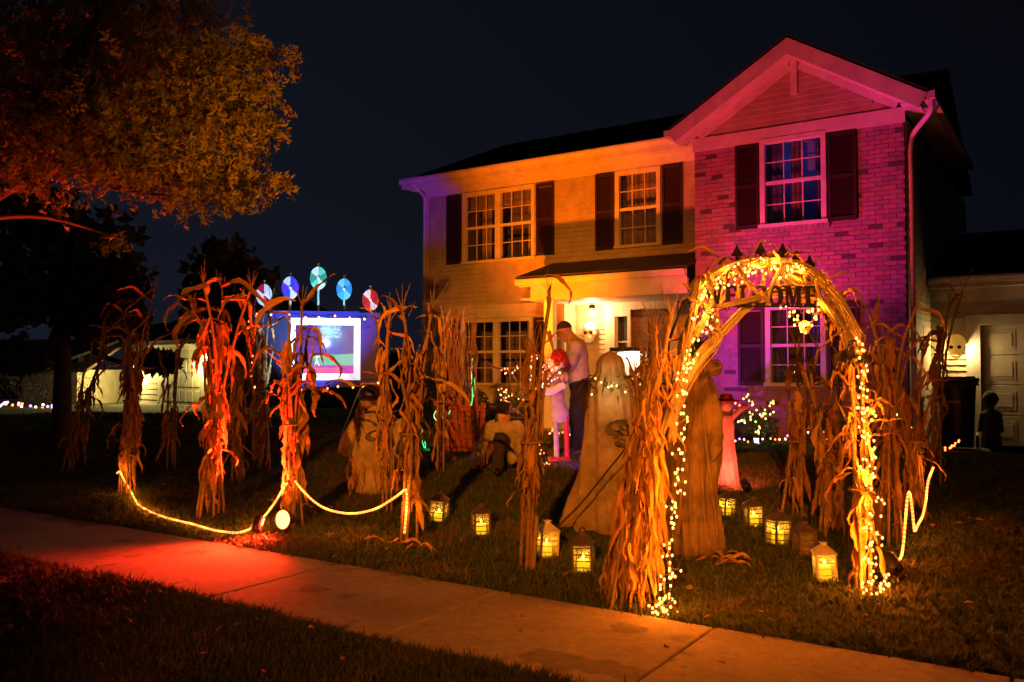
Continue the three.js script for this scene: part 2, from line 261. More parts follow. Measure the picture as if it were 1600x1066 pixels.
function makeShutter(parent, x0, x1, y0, y1, z) {
  const s = sub('shutter', parent), r = 0.05;
  mesh('shutter_frame', [span(x0, x0 + r, y0, y1, z, z + 0.04), span(x1 - r, x1, y0, y1, z, z + 0.04), span(x0 + r, x1 - r, y0, y0 + 0.07, z, z + 0.039), span(x0 + r, x1 - r, y1 - 0.07, y1, z, z + 0.039), span(x0 + r, x1 - r, (y0 + y1) / 2 - 0.03, (y0 + y1) / 2 + 0.03, z, z + 0.039)], M.shutter, s);
  const l = []; for (let y = y0 + 0.09; y < y1 - 0.08; y += 0.045) l.push(box(x1 - x0 - 2 * r, 0.006, 0.05, (x0 + x1) / 2, y, z + 0.012, 1.25, 0, 0));
  const m = mesh('louvre', l, M.shutter, s); m.userData.kind = 'stuff';
}
// window openings
const W = { upLeft: [-11.82, -9.87, 3.94, 5.58], upRight: [-7.92, -6.93, 4.0, 5.59], downLeft: [-11.86, -9.93, 1.18, 2.68], bayUp: [-4.64, -3.52, 3.99, 5.55], bayDown: [-4.57, -3.56, 1.24, 2.64] };
const MZ = -15.9, BZ = -14.95, PZ = -16.4, GZ = -17.4;
{ // main wall, siding
  const holes = [W.upLeft, W.upRight, W.downLeft], w = sub('main_wall', house);
  mesh('sheathing', wallWith(-12.95, -5.75, 0.1, 5.75, MZ - 0.12, MZ, [...holes, [-9.15, -5.85, 0.1, 3.0]]), M.siding, w);
  clad(w, -12.86, -5.85, 0.35, 5.62, MZ, [...holes.map((h) => [h[0] + 0.02, h[1] - 0.02, h[2] + 0.02, h[3] - 0.02]), [-9.25, -5.8, 0, 3.2], [-11.95, -9.85, 2.68, 2.98]]);
  mesh('corner_board', [span(-12.97, -12.85, 0.1, 5.6, MZ - 0.04, MZ + 0.03)], M.trim, w);
  mesh('corner_board', [span(-6.1, -5.97, 3.8, 5.6, MZ, MZ + 0.03)], M.trim, w);
  mesh('frieze_board', span(-13.0, -5.86, 5.6, 5.78, MZ, MZ + 0.035), M.trim, w);
  mesh('window_head', [span(-11.95, -9.85, 2.69, 2.93, MZ, MZ + 0.045), span(-12.0, -9.8, 2.93, 2.98, MZ, MZ + 0.075)], M.trim, w);
  mesh('foundation', span(-12.95, -9.15, 0, 0.35, MZ - 0.1, MZ + 0.02), M.concrete, w);
}
{ // other outer walls, so that the house is closed
  mesh('side_wall', [span(-13.0, -12.9, 0, 5.75, -23.7, MZ - 0.125), span(-2.4, -2.3, 0, 5.6, -23.7, BZ - 0.3), span(-12.9, -2.4, 0, 5.75, -23.8, -23.7)], M.siding, house);
}
makeWindow(house, ...W.upLeft, MZ, 2, [[0.03, 0.97, 0.78, 0.97, M.curtain], [0.2, 0.34, 0.04, 0.8, M.curtain], [0.84, 0.97, 0.04, 0.8, M.curtain]]);
makeWindow(house, ...W.upRight, MZ, 1, [[0.05, 0.95, 0.03, 0.97, M.curtain]]);
makeWindow(house, ...W.downLeft, MZ, 2, [[0.05, 0.14, 0.05, 0.95, M.curtain]]);
for (const [a, b, y0, y1] of [[-12.28, -11.86, 3.97, 5.56], [-9.83, -9.38, 4.0, 5.56], [-8.38, -7.96, 4.0, 5.58], [-6.89, -6.46, 4.0, 5.58], [-12.28, -11.9, 1.2, 2.66], [-9.89, -9.5, 1.2, 2.66]]) makeShutter(house, a, b, y0, y1, MZ + 0.02);
function gutter(name, parent, x0, x1, y, z, capL = true) { // an ogee trough along x
  const s = new THREE.Shape(); s.moveTo(0, 0); s.lineTo(0.075, 0.005); s.quadraticCurveTo(0.1, 0.06, 0.12, 0.075); s.lineTo(0.12, 0.115); s.lineTo(0.11, 0.115); s.lineTo(0.108, 0.08); s.quadraticCurveTo(0.09, 0.065, 0.068, 0.014); s.lineTo(0.01, 0.012); s.lineTo(0.01, 0.115); s.lineTo(0, 0.115);
  const g = new THREE.ExtrudeGeometry(s, { depth: x1 - x0, bevelEnabled: false });
  const p = g.attributes.position; for (let i = 0; i < p.count; i++) { const zz = p.getX(i), xx = p.getZ(i); p.setXYZ(i, x0 + xx, y + p.getY(i), z + zz); } g.computeVertexNormals();
  return mesh(name, [g, ...(capL ? [span(x0 - 0.006, x0, y, y + 0.115, z, z + 0.12)] : [])], M.trim, parent);
}
{ // main roof: gable along x, with soffit, fascia and gutter
  const r = sub('main_roof', house), e = 5.84, ez = -15.42, rz = -19.85, ry = 7.8, x0 = -13.25, x1 = -2.2;
  const prism = (zA, yA, zB, yB, t) => { const L = Math.hypot(zB - zA, yB - yA), a = Math.atan2(yB - yA, zA - zB); return box(x1 - x0, t, L, (x0 + x1) / 2, (yA + yB) / 2, (zA + zB) / 2, a, 0, 0); };
  const courses = []; const n = 26; for (let i = 0; i < n; i++) { const k = i / n, k2 = (i + 1.15) / n; courses.push(prism(lerp(ez, rz, k), lerp(e + 0.12, ry, k) + 0.018, lerp(ez, rz, Math.min(1, k2)), lerp(e + 0.12, ry, Math.min(1, k2)) + 0.002, 0.012)); }
  mesh('roof_deck', [prism(ez, e + 0.08, rz, ry - 0.04, 0.06), prism(-24.3, e + 0.08, rz, ry - 0.04, 0.06)], M.roof, r);
  mesh('shingle', courses, M.roof, r).userData.kind = 'stuff';
  mesh('soffit', span(x0, -5.86, 5.78, 5.8, MZ, ez), M.trim, r); mesh('fascia', span(x0, -5.9, 5.8, 5.98, ez - 0.02, ez + 0.005), M.trim, r);
  gutter('gutter', r, x0, -5.95, 5.86, ez + 0.006);
  const gs = new THREE.Shape([[ -15.95, 5.75], [rz, 7.62], [-23.75, 5.75]].map(([a, b]) => new THREE.Vector2(a, b))), gg = new THREE.ExtrudeGeometry(gs, { depth: 0.1, bevelEnabled: false }); gg.rotateY(-Math.PI / 2); mesh('gable_end', gg.translate(-12.9, 0, 0), M.siding, r);
  mesh('rake_board', [0].map(() => { const L = Math.hypot(rz - ez, ry - e - 0.1), a = Math.atan2(ry - e - 0.1, ez - rz); return box(0.03, 0.2, L, x0 - 0.016, (e + 0.1 + ry) / 2 - 0.09, (ez + rz) / 2, a, 0, 0); }), M.trim, r);
  mesh('downspout', [bar(V(-12.9, 5.86, ez + 0.07), V(-12.9, 5.62, MZ + 0.1), 0.035), bar(V(-12.9, 5.62, MZ + 0.09), V(-12.9, 0.4, MZ + 0.09), 0.035)], M.trim, r);
}
{ // brick bay
  const holes = [W.bayUp, W.bayDown], w = sub('brick_wall', house), x0 = -5.85, x1 = -2.31, y0 = 0.15, y1 = 5.52;
  mesh('mortar', [...wallWith(x0 + 0.01, x1 - 0.01, 0, 5.55, BZ - 0.12, BZ - 0.012, holes)], M.mortar, w);
  mesh('bay_side', [span(x0, x0 + 0.1, 0, 5.6, MZ - 0.1, BZ - 0.121)], M.siding, w);
  const near = [], rest = [], bw = 0.203, bh = 0.066, j = 0.0105; let row = 0;
  for (let y = y0; y + bh < y1 + 0.01; y += bh + j, row++) {
    for (let x = x0 - (row % 2 ? (bw + j) / 2 : 0); x < x1 - 0.02; x += bw + j) {
      let a = Math.max(x, x0), b = Math.min(x + bw, x1); let runs = [[a, b]];
      for (const h of holes) if (y + bh > h[2] - 0.07 && y < h[3] + 0.005) runs = runs.flatMap(([p, q]) => [[p, Math.min(q, h[0] - 0.005)], [Math.max(p, h[1] + 0.005), q]]).filter(([p, q]) => q - p > 0.03);
      for (const [p, q] of runs) {
        if (q - p < 0.03) continue;
        const k = rnd(), tone = k < 0.05 ? C(0.11, 0.08, 0.085) : k < 0.13 ? C(0.3, 0.2, 0.2) : C(rr(0.36, 0.5), rr(0.19, 0.27), rr(0.22, 0.31));
        const inView = y > 3.0 && (p > -3.2 || (y < 4 && p > -4.7) ) && y < 5.5; (inView ? near : rest).push([p, q, y, tone, rr(-0.003, 0.003)]);
      }
    }
    // header course under the sills
  }
  const g0 = new THREE.BoxGeometry(1, 1, 1);
  const make = ([p, q, y, c, o]) => { const g = rbox(q - p, bh, 0.06, 0.004, (p + q) / 2, y + bh / 2, BZ - 0.03 + o); return tint(g, c); };
  const cheap = ([p, q, y, c, o]) => tint(span(p, q, y, y + bh, BZ - 0.06, BZ + o), c);
  const shown = near.slice(-300); rest.push(...near.slice(0, -300));
  for (const b of shown) mesh('brick', cheap(b), M.brick, w);
  mesh('brickwork', rest.map(cheap), M.brick, w).userData.kind = 'stuff';
  for (const h of holes) mesh('brick_sill', Array.from({ length: 13 }, (_, i) => tint(span(lerp(h[0] - 0.05, h[1] + 0.05, i / 13) + 0.004, lerp(h[0] - 0.05, h[1] + 0.05, (i + 1) / 13) - 0.004, h[2] - 0.075, h[2] - 0.002, BZ - 0.05, BZ + 0.05), C(rr(0.3, 0.42), 0.25, 0.22))), M.brick, w);
  const side = sub('bay_return', house); clad2(side);
  function clad2(par) { for (let y = 0.3; y < 5.5; y += 0.105) mesh('clapboard', box(0.014, 0.1, BZ - GZ - 0.1, x1 + 0.012, y + 0.05, (BZ + GZ) / 2 - 0.02, 0, 0, -0.12), M.siding, par); }
}
const bayWindow = makeWindow(house, ...W.bayUp, BZ, 1, [[0.02, 0.3, 0.02, 0.97, M.blueCurtain], [0.8, 0.98, 0.02, 0.97, M.blueCurtain], [0.42, 0.62, 0.02, 0.97, M.room]]);
for (const [x, y] of [[-4.5, 5.35], [-3.62, 5.3]]) { const p = V(x, y, BZ - 0.55), m = mesh('room_lamp', ball(0.03, 0, 0, 0, 1, 1, 1, 10), glow(0.1, 0.16, 1, 4), bayWindow); m.position.copy(p); pointLight('blue_room_light', p, C(0.06, 0.1, 1), 0.5, 0.03); }
makeWindow(house, ...W.bayDown, BZ, 1, [[0.05, 0.3, 0.02, 0.97, M.blueCurtain], [0.7, 0.95, 0.02, 0.97, M.blueCurtain]]);
for (const [a, b, y0, y1] of [[-5.08, -4.66, 4.0, 5.5], [-3.5, -3.04, 4.0, 5.5], [-5.06, -4.6, 1.25, 2.63], [-3.53, -3.04, 1.25, 2.63]]) makeShutter(house, a, b, y0, y1, BZ + 0.006);
{ // bay gable
  const r = sub('bay_roof', house), pk = V(-4.03, 7.1, 0), L = V(-6.17, 5.83, 0), R = V(-1.9, 5.78, 0), zf = -14.52, zb = -20.2;
  const slope = (a, b, w, d, z, t0 = 0) => { const dx = b.x - a.x, dy = b.y - a.y, len = Math.hypot(dx, dy); return box(len, w, d, (a.x + b.x) / 2 + t0 * dy / len, (a.y + b.y) / 2 - t0 * dx / len, z, 0, 0, Math.atan2(dy, dx)); };
  mesh('roof_deck', [slope(L, pk, 0.06, zf - zb, (zf + zb) / 2, -0.03), slope(pk, R, 0.06, zf - zb, (zf + zb) / 2, -0.03)], M.roof, r);
  const cs = []; for (let i = 0; i < 14; i++) for (const [a, b] of [[L, pk], [R, pk]]) { const p = a.clone().lerp(b, i / 14), q = a.clone().lerp(b, Math.min(1, (i + 1.1) / 14)); p.y += 0.062; q.y += 0.05; const g = slope(p.x < q.x ? p : q, p.x < q.x ? q : p, 0.012, zf - zb + 0.06, (zf + zb) / 2); cs.push(g); } mesh('shingle', cs, M.roof, r).userData.kind = 'stuff';
  mesh('rake_board', [slope(L, pk, 0.24, 0.03, zf + 0.017, 0.12)], M.trim, r); mesh('rake_board', [slope(pk, R, 0.24, 0.03, zf + 0.016, 0.12)], M.trim, r);
  mesh('rake_soffit', [slope(L, pk, 0.02, zf - BZ, (zf + BZ) / 2, 0.2), slope(pk, R, 0.02, zf - BZ, (zf + BZ) / 2, 0.2)], M.trim, r);
  // gable wall
  const gs = new THREE.Shape(); gs.moveTo(-5.85, 5.55); gs.lineTo(-2.31, 5.55); gs.lineTo(-2.31, 5.7); gs.lineTo(-4.03, 6.85); gs.lineTo(-5.85, 5.78); const gw = new THREE.ExtrudeGeometry(gs, { depth: 0.1, bevelEnabled: false }).translate(0, 0, BZ - 0.1);
  const gable = sub('gable_wall', house); mesh('sheathing', gw, M.siding, gable);
  clad(gable, 0, 0, 5.78, 6.85, BZ, [], 0.105, (y) => { const t = clamp((y - 5.65) / (6.9 - 5.65), 0, 1); return [lerp(-5.85, -4.03, t), lerp(-2.31, -4.03, t)]; });
  mesh('frieze_board', span(-5.87, -2.29, 5.5, 5.74, BZ, BZ + 0.04), M.trim, gable);
  mesh('gable_trim', [slope(V(-5.75, 5.76, 0), V(-4.1, 6.74, 0), 0.13, 0.03, BZ + 0.035, 0)], M.trim, gable); mesh('gable_trim', [slope(V(-3.95, 6.74, 0), V(-2.4, 5.78, 0), 0.13, 0.03, BZ + 0.035, 0)], M.trim, gable);
  mesh('king_post', [span(-4.09, -3.98, 6.25, 6.85, BZ, BZ + 0.06)], M.trim, gable);
  // eave gutters running back, and the downspout at the right corner
  mesh('gutter', [span(R.x - 0.02, R.x + 0.1, R.y - 0.08, R.y + 0.03, zb, zf + 0.02)], M.trim, r); mesh('gutter', [span(L.x - 0.09, L.x + 0.02, L.y - 0.08, L.y + 0.03, -15.35, zf + 0.02)], M.trim, r);
  mesh('eave_soffit', [span(-2.3, R.x, R.y - 0.1, R.y - 0.08, zb, zf)], M.trim, r);
  mesh('downspout', [tube([V(R.x + 0.04, R.y - 0.08, zf - 0.1), V(R.x + 0.03, R.y - 0.22, zf - 0.12), V(-2.2, 5.3, BZ - 0.12), V(-2.235, 5.1, BZ - 0.1), V(-2.235, 4.6, BZ - 0.1)], 0.042, 24), bar(V(-2.235, 4.6, BZ - 0.1), V(-2.235, 0.3, BZ - 0.1), 0.042)], M.trim, r);
}
{ // porch: roof, beam, post, recessed wall, door
  const p = sub('porch', house), px0 = -9.42, px1 = -5.86, pf = -14.6;
  const slab = (z0, y0, z1, y1, t) => { const L = Math.hypot(z1 - z0, y1 - y0); return box(px1 - px0 + 0.06, t, L, (px0 + px1) / 2, (y0 + y1) / 2, (z0 + z1) / 2, Math.atan2(y1 - y0, z0 - z1), 0, 0); };
  mesh('porch_roof', [slab(pf + 0.14, 3.36, MZ, 3.78, 0.05)], M.roof, p);
  mesh('porch_soffit', span(px0, px1, 2.93, 2.96, PZ, pf), M.trim, p);
  mesh('beam', span(px0 + 0.25, px1, 2.9, 3.18, pf - 0.06, pf + 0.02), M.trim, p); mesh('fascia', span(px0, px1, 3.18, 3.34, pf + 0.03, pf + 0.055), M.trim, p);
  mesh('beam', [span(px0 + 0.24, px0 + 0.36, 2.961, 3.34, MZ, pf - 0.061), span(px0 - 0.02, px0 + 0.02, 3.18, 3.34, MZ, pf + 0.03)], M.trim, p);
  const tri = new THREE.Shape([[pf + 0.03, 3.34], [MZ, 3.34], [MZ, 3.76]].map(([a, b]) => new THREE.Vector2(-a, b))), tg = new THREE.ExtrudeGeometry(tri, { depth: 0.04, bevelEnabled: false }); tg.rotateY(Math.PI / 2); mesh('roof_end', tg.translate(px0, 0, 0), M.trim, p);
  gutter('gutter', p, px0 - 0.03, px1, 3.21, pf + 0.056);
  mesh('post', [span(-8.86, -8.66, 0.3, 2.9, pf - 0.14, pf + 0.015)], M.white, p);
  mesh('porch_floor', span(px0, px1, 0.1, 0.38, PZ, pf + 0.05), M.concrete, p);
  mesh('rear_wall', [...wallWith(-9.15, -5.85, 0.38, 2.93, PZ - 0.12, PZ, [[-8.2, -7.9, 1.0, 2.65], [-7.84, -6.95, 0.38, 2.78]])], M.siding, p);
  clad(p, -9.14, -5.86, 0.4, 2.92, PZ, [[-8.42, -6.8, 0, 3]]);
  mesh('side_wall', [span(-9.17, -9.15, 0.38, 2.93, PZ, MZ - 0.121), span(-5.849, -5.83, 0.38, 2.93, PZ, pf - 0.4)], M.siding, p);
  mesh('door_surround', [span(-8.42, -8.26, 0.38, 2.93, PZ, PZ + 0.05), span(-8.26, -6.8, 2.78, 2.93, PZ, PZ + 0.049), span(-7.9, -7.83, 0.38, 2.78, PZ, PZ + 0.05), span(-6.95, -6.8, 0.38, 2.78, PZ, PZ + 0.048), span(-8.26, -8.2, 0.38, 2.78, PZ, PZ + 0.047), span(-8.2, -7.9, 0.38, 1.0, PZ, PZ + 0.03), span(-8.2, -7.9, 2.65, 2.78, PZ, PZ + 0.045)], M.trim, p);
  const sl = sub('sidelight', p); mesh('pane', span(-8.2, -7.9, 1.0, 2.65, PZ - 0.06, PZ - 0.055), M.pane, sl); mesh('muntin', [span(-8.2, -7.9, 2.1, 2.13, PZ - 0.054, PZ - 0.03), span(-8.2, -7.9, 1.55, 1.58, PZ - 0.054, PZ - 0.03), span(-8.2, -8.17, 1.0, 2.65, PZ - 0.054, PZ - 0.028), span(-7.93, -7.9, 1.0, 2.65, PZ - 0.054, PZ - 0.028)], M.trim, sl);
  mesh('hall', [span(-8.3, -7.85, 0.9, 2.75, PZ - 0.75, PZ - 0.7), span(-8.3, -8.25, 0.9, 2.75, PZ - 0.7, PZ - 0.121), span(-7.88, -7.85, 0.9, 2.75, PZ - 0.7, PZ - 0.121)], M.room, sl);
  const d = sub('front_door', p); mesh('door_leaf', span(-7.83, -6.95, 0.39, 2.78, PZ - 0.09, PZ - 0.04), M.door, d);
  for (const [a, b] of [[0.5, 1.05], [1.15, 1.85], [1.95, 2.6]]) for (const s of [0, 1]) mesh('door_panel', rbox(0.33, b - a, 0.02, 0.008, -7.62 + 0.43 * s, (a + b) / 2, PZ - 0.036), M.door, d);
  mesh('handle', ball(0.035, -7.05, 1.35, PZ - 0.01), std(C(0.6, 0.45, 0.15), 0.3, { metalness: 1 }), d);
}
{ // garage wing
  const w = sub('garage_wing', house);
  mesh('sheathing', wallWith(-2.4, 4.2, 0.1, 3.05, GZ - 0.15, GZ, [[-1.5, 3.4, 0.1, 2.32]]), M.siding, w);
  clad(w, -2.28, -1.72, 0.25, 2.5, GZ, []); clad(w, -2.28, 4.2, 2.52, 2.75, GZ, [[-1.72, 4.2, 0, 2.52]]);
  mesh('door_surround', [span(-1.72, -1.5, 0.17, 2.5, GZ, GZ + 0.03), span(-1.5, 3.6, 2.32, 2.5, GZ, GZ + 0.029)], M.trim, w);
  mesh('frieze_board', span(-2.3, 4.2, 2.75, 2.98, GZ, GZ + 0.035), M.trim, w);
  mesh('soffit', span(-2.3, 4.4, 2.98, 3.0, GZ, GZ + 0.35), M.trim, w); mesh('fascia', span(-2.28, 4.4, 3.0, 3.15, GZ + 0.33, GZ + 0.35), M.trim, w);
  gutter('gutter', w, -2.27, 4.4, 3.05, GZ + 0.351, false);
  mesh('garage_roof', box(6.8, 0.06, 4, 1.1, 3.75, GZ - 1.45, 0.34, 0, 0), M.roof, w);
  const d = sub('garage_door', w); mesh('door_leaf', span(-1.5, 3.4, 0.19, 2.32, GZ - 0.1, GZ - 0.06), M.garageDoor, d);
  for (let i = 0; i < 4; i++) { mesh('door_section', rbox(4.88, 0.522, 0.03, 0.01, 0.95, 0.455 + i * 0.532, GZ - 0.05), M.garageDoor, d); for (let k = 0; k < 8; k++) mesh('door_panel', [rbox(0.46, 0.34, 0.012, 0.005, -1.19 + k * 0.612, 0.455 + i * 0.532, GZ - 0.036), rbox(0.36, 0.24, 0.012, 0.005, -1.19 + k * 0.612, 0.455 + i * 0.532, GZ - 0.031)], M.garageDoor, d); }
}
// ---------------------------------------------------------------- neighbour's garage, far left
{
  const A = onPlane(331, 655, V(-32, 0, -17.5), V(-20, 0, -26)); const right = V(0, 0, 0), left = V(0, 0, 0);
  const toWorld = (X, Z) => V(RGT.x * X + Math.sin(-YAW) * Z, 0, RGT.z * X - Math.cos(YAW) * Z);
  right.copy(toWorld(-10.9, 31)); left.copy(toWorld(-15.4, 35.2));
  const L = right.distanceTo(left), turn = Math.atan2(-(right.z - left.z), right.x - left.x), y0 = -0.25;
  const n = thing('neighbour_garage', 'neighbouring garage with pale siding lit by two wall lamps', 'garage', V(left.x, y0, left.z), turn);
  mesh('wall', [span(0, L, 0, 2.75, -0.15, 0), span(L - 0.15, L, 0, 2.75, -7, -0.15), span(-0.001, 0.15, 0, 2.75, -7, -0.151)], M.siding, n);
  const siding = sub('siding', n); for (let y = 0; y < 2.7; y += 0.21) for (const [a, b] of [[0.1, L * 0.36]]) mesh('clapboard', box(b - a, 0.2, 0.02, (a + b) / 2, y + 0.1, 0.014, -0.09, 0, 0), M.siding, siding);
  mesh('corner_board', [span(0, 0.1, 0, 2.6, 0, 0.03), span(L - 0.12, L, 0, 2.6, 0, 0.03), span(L * 0.36, L * 0.42, 0, 2.4, 0, 0.03)], M.trim, n);
  mesh('frieze_board', span(0, L, 2.55, 2.75, 0, 0.05), M.trim, n); mesh('fascia', span(-0.3, L + 0.3, 2.75, 2.95, 0.3, 0.34), M.trim, n); mesh('soffit', span(-0.3, L + 0.3, 2.72, 2.75, 0, 0.3), M.trim, n);
  mesh('roof', [box(L + 0.6, 0.08, 4.6, L / 2, 3.8, -1.7, 0.42, 0, 0), box(L + 0.6, 0.08, 4.6, L / 2, 3.8, -5.6, -0.42, 0, 0)], M.roof, n);
  const d = sub('garage_door', n); mesh('door_leaf', span(L * 0.42, L - 0.5, 0, 2.2, 0, 0.03), M.garageDoor, d);
  for (let i = 0; i < 4; i++) for (let k = 0; k < 6; k++) mesh('door_panel', rbox((L * 0.58 - 0.5) / 6 - 0.1, 0.4, 0.03, 0.01, lerp(L * 0.42, L - 0.5, (k + 0.5) / 6), 0.28 + 0.54 * i, 0.035), M.garageDoor, d);
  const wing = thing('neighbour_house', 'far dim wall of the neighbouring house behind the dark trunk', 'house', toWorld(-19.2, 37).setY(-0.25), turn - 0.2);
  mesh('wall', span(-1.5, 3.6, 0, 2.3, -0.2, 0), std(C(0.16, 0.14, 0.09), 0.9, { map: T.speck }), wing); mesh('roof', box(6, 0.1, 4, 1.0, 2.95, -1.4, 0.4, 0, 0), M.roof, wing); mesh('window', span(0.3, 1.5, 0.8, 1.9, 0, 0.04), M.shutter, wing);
  const lamps = [[L * 0.14, 1.75, 'wall lamp left of the neighbouring garage door, flooding the siding'], [L * 0.945, 2.0, 'wall lamp right of the neighbouring garage door']];
  lamps.forEach(([x, y, label], i) => {
    const p = V(left.x, y0, left.z).add(V(x, y, 0.34).applyAxisAngle(V(0, 1, 0), turn));
    const l = thing('wall_lamp', label, 'lamp', p, turn); mesh('bracket', [box(0.08, 0.18, 0.06, 0, 0, -0.3), box(0.03, 0.03, 0.28, 0, 0.13, -0.15)], M.iron, l); mesh('bulb', ball(0.07), glow(1, 0.86, 0.45, 14), l); mesh('lamp_cap', cyl(0.1, 0.02, 0.08, 0, 0.12, 0), M.iron, l);
    pointLight('wall_lamp_light', p, C(1, 0.8, 0.25), POWER.neighbour * (i ? 0.55 : 1), 0.06);
  });
}

// ================================================================ corn stalk bundles
function leafGeo(a0, a1, p, tw, w, seedv, N = 13) {
  const pos = [], uv = [], idx = []; let x = 0, y = 0;
  for (let i = 0; i <= N; i++) {
    const t = i / N, ang = lerp(a0, a1, Math.pow(t, p)) + 0.75 * (vnoise(t * 5 + seedv, seedv, 99, 3) - 0.5) * 2 * Math.min(1, t * 4), tx = Math.cos(ang), ty = Math.sin(ang);
    if (i) { x += tx / N; y += ty / N; }
    const ww = w * (0.3 + 0.7 * Math.pow(Math.sin(Math.PI * clamp(t * 0.86 + 0.12, 0, 1)), 0.7)) * (1 - 0.75 * Math.pow(t, 4)) * (0.45 + 0.75 * vnoise(t * 11, seedv + 5, 99, 8)), a = tw * t * 1.3 + 0.55 * Math.sin(t * 9 + seedv), ca = Math.cos(a), sa = Math.sin(a), fold = 0.7;
    for (const s of [-1, 0, 1]) { const cz = s * ww, cn = (s === 0 ? -1 : 0.4) * ww * fold + 0.012 * Math.sin(t * 34 + s * 2.4 + seedv); const nx = -ty, ny = tx; pos.push(x + nx * (cn * ca + cz * sa), y + ny * (cn * ca + cz * sa), cz * ca - cn * sa); uv.push((s + 1) / 2, t * 1.5 + seedv); }
    if (i) for (const k of [0, 1]) { const b = (i - 1) * 3 + k; idx.push(b, b + 3, b + 1, b + 1, b + 3, b + 4); }
  }
  const g = new THREE.BufferGeometry(); g.setAttribute('position', new THREE.Float32BufferAttribute(pos, 3)); g.setAttribute('uv', new THREE.Float32BufferAttribute(uv, 2)); g.setIndex(idx); g.computeVertexNormals(); return g;
}
const LEAF = { up: [], arch: [], hang: [], reach: [] };
for (let i = 0; i < 7; i++) {
  LEAF.up.push(leafGeo(rr(1.1, 1.5), rr(-0.6, 0.9), 1.4, rr(-2, 2), rr(0.035, 0.055), i * 3.1 + 1));
  LEAF.arch.push(leafGeo(rr(0.8, 1.3), rr(-2.0, -1.4), rr(0.5, 0.8), rr(-2.5, 2.5), rr(0.04, 0.062), i * 2.7 + 20));
  LEAF.hang.push(leafGeo(rr(-1.2, -0.6), rr(-1.9, -1.5), 0.4, rr(-3, 3), rr(0.038, 0.06), i * 2.3 + 40));
  LEAF.reach.push(leafGeo(rr(0.4, 0.9), rr(-1.5, -0.2), 1.6, rr(-1.5, 1.5), rr(0.04, 0.055), i * 1.9 + 60));
}
const UP = V(0, 1, 0);
function putLeaf(parent, kind, p, dir, len, mat, name = 'leaf', wide = 1) {
  const m = mesh(name, pick(LEAF[kind]), mat, parent, false); m.position.copy(p); m.rotation.set(rr(-0.25, 0.25), dir, 0, 'YXZ'); m.scale.set(len, len, len * wide); return m;
}
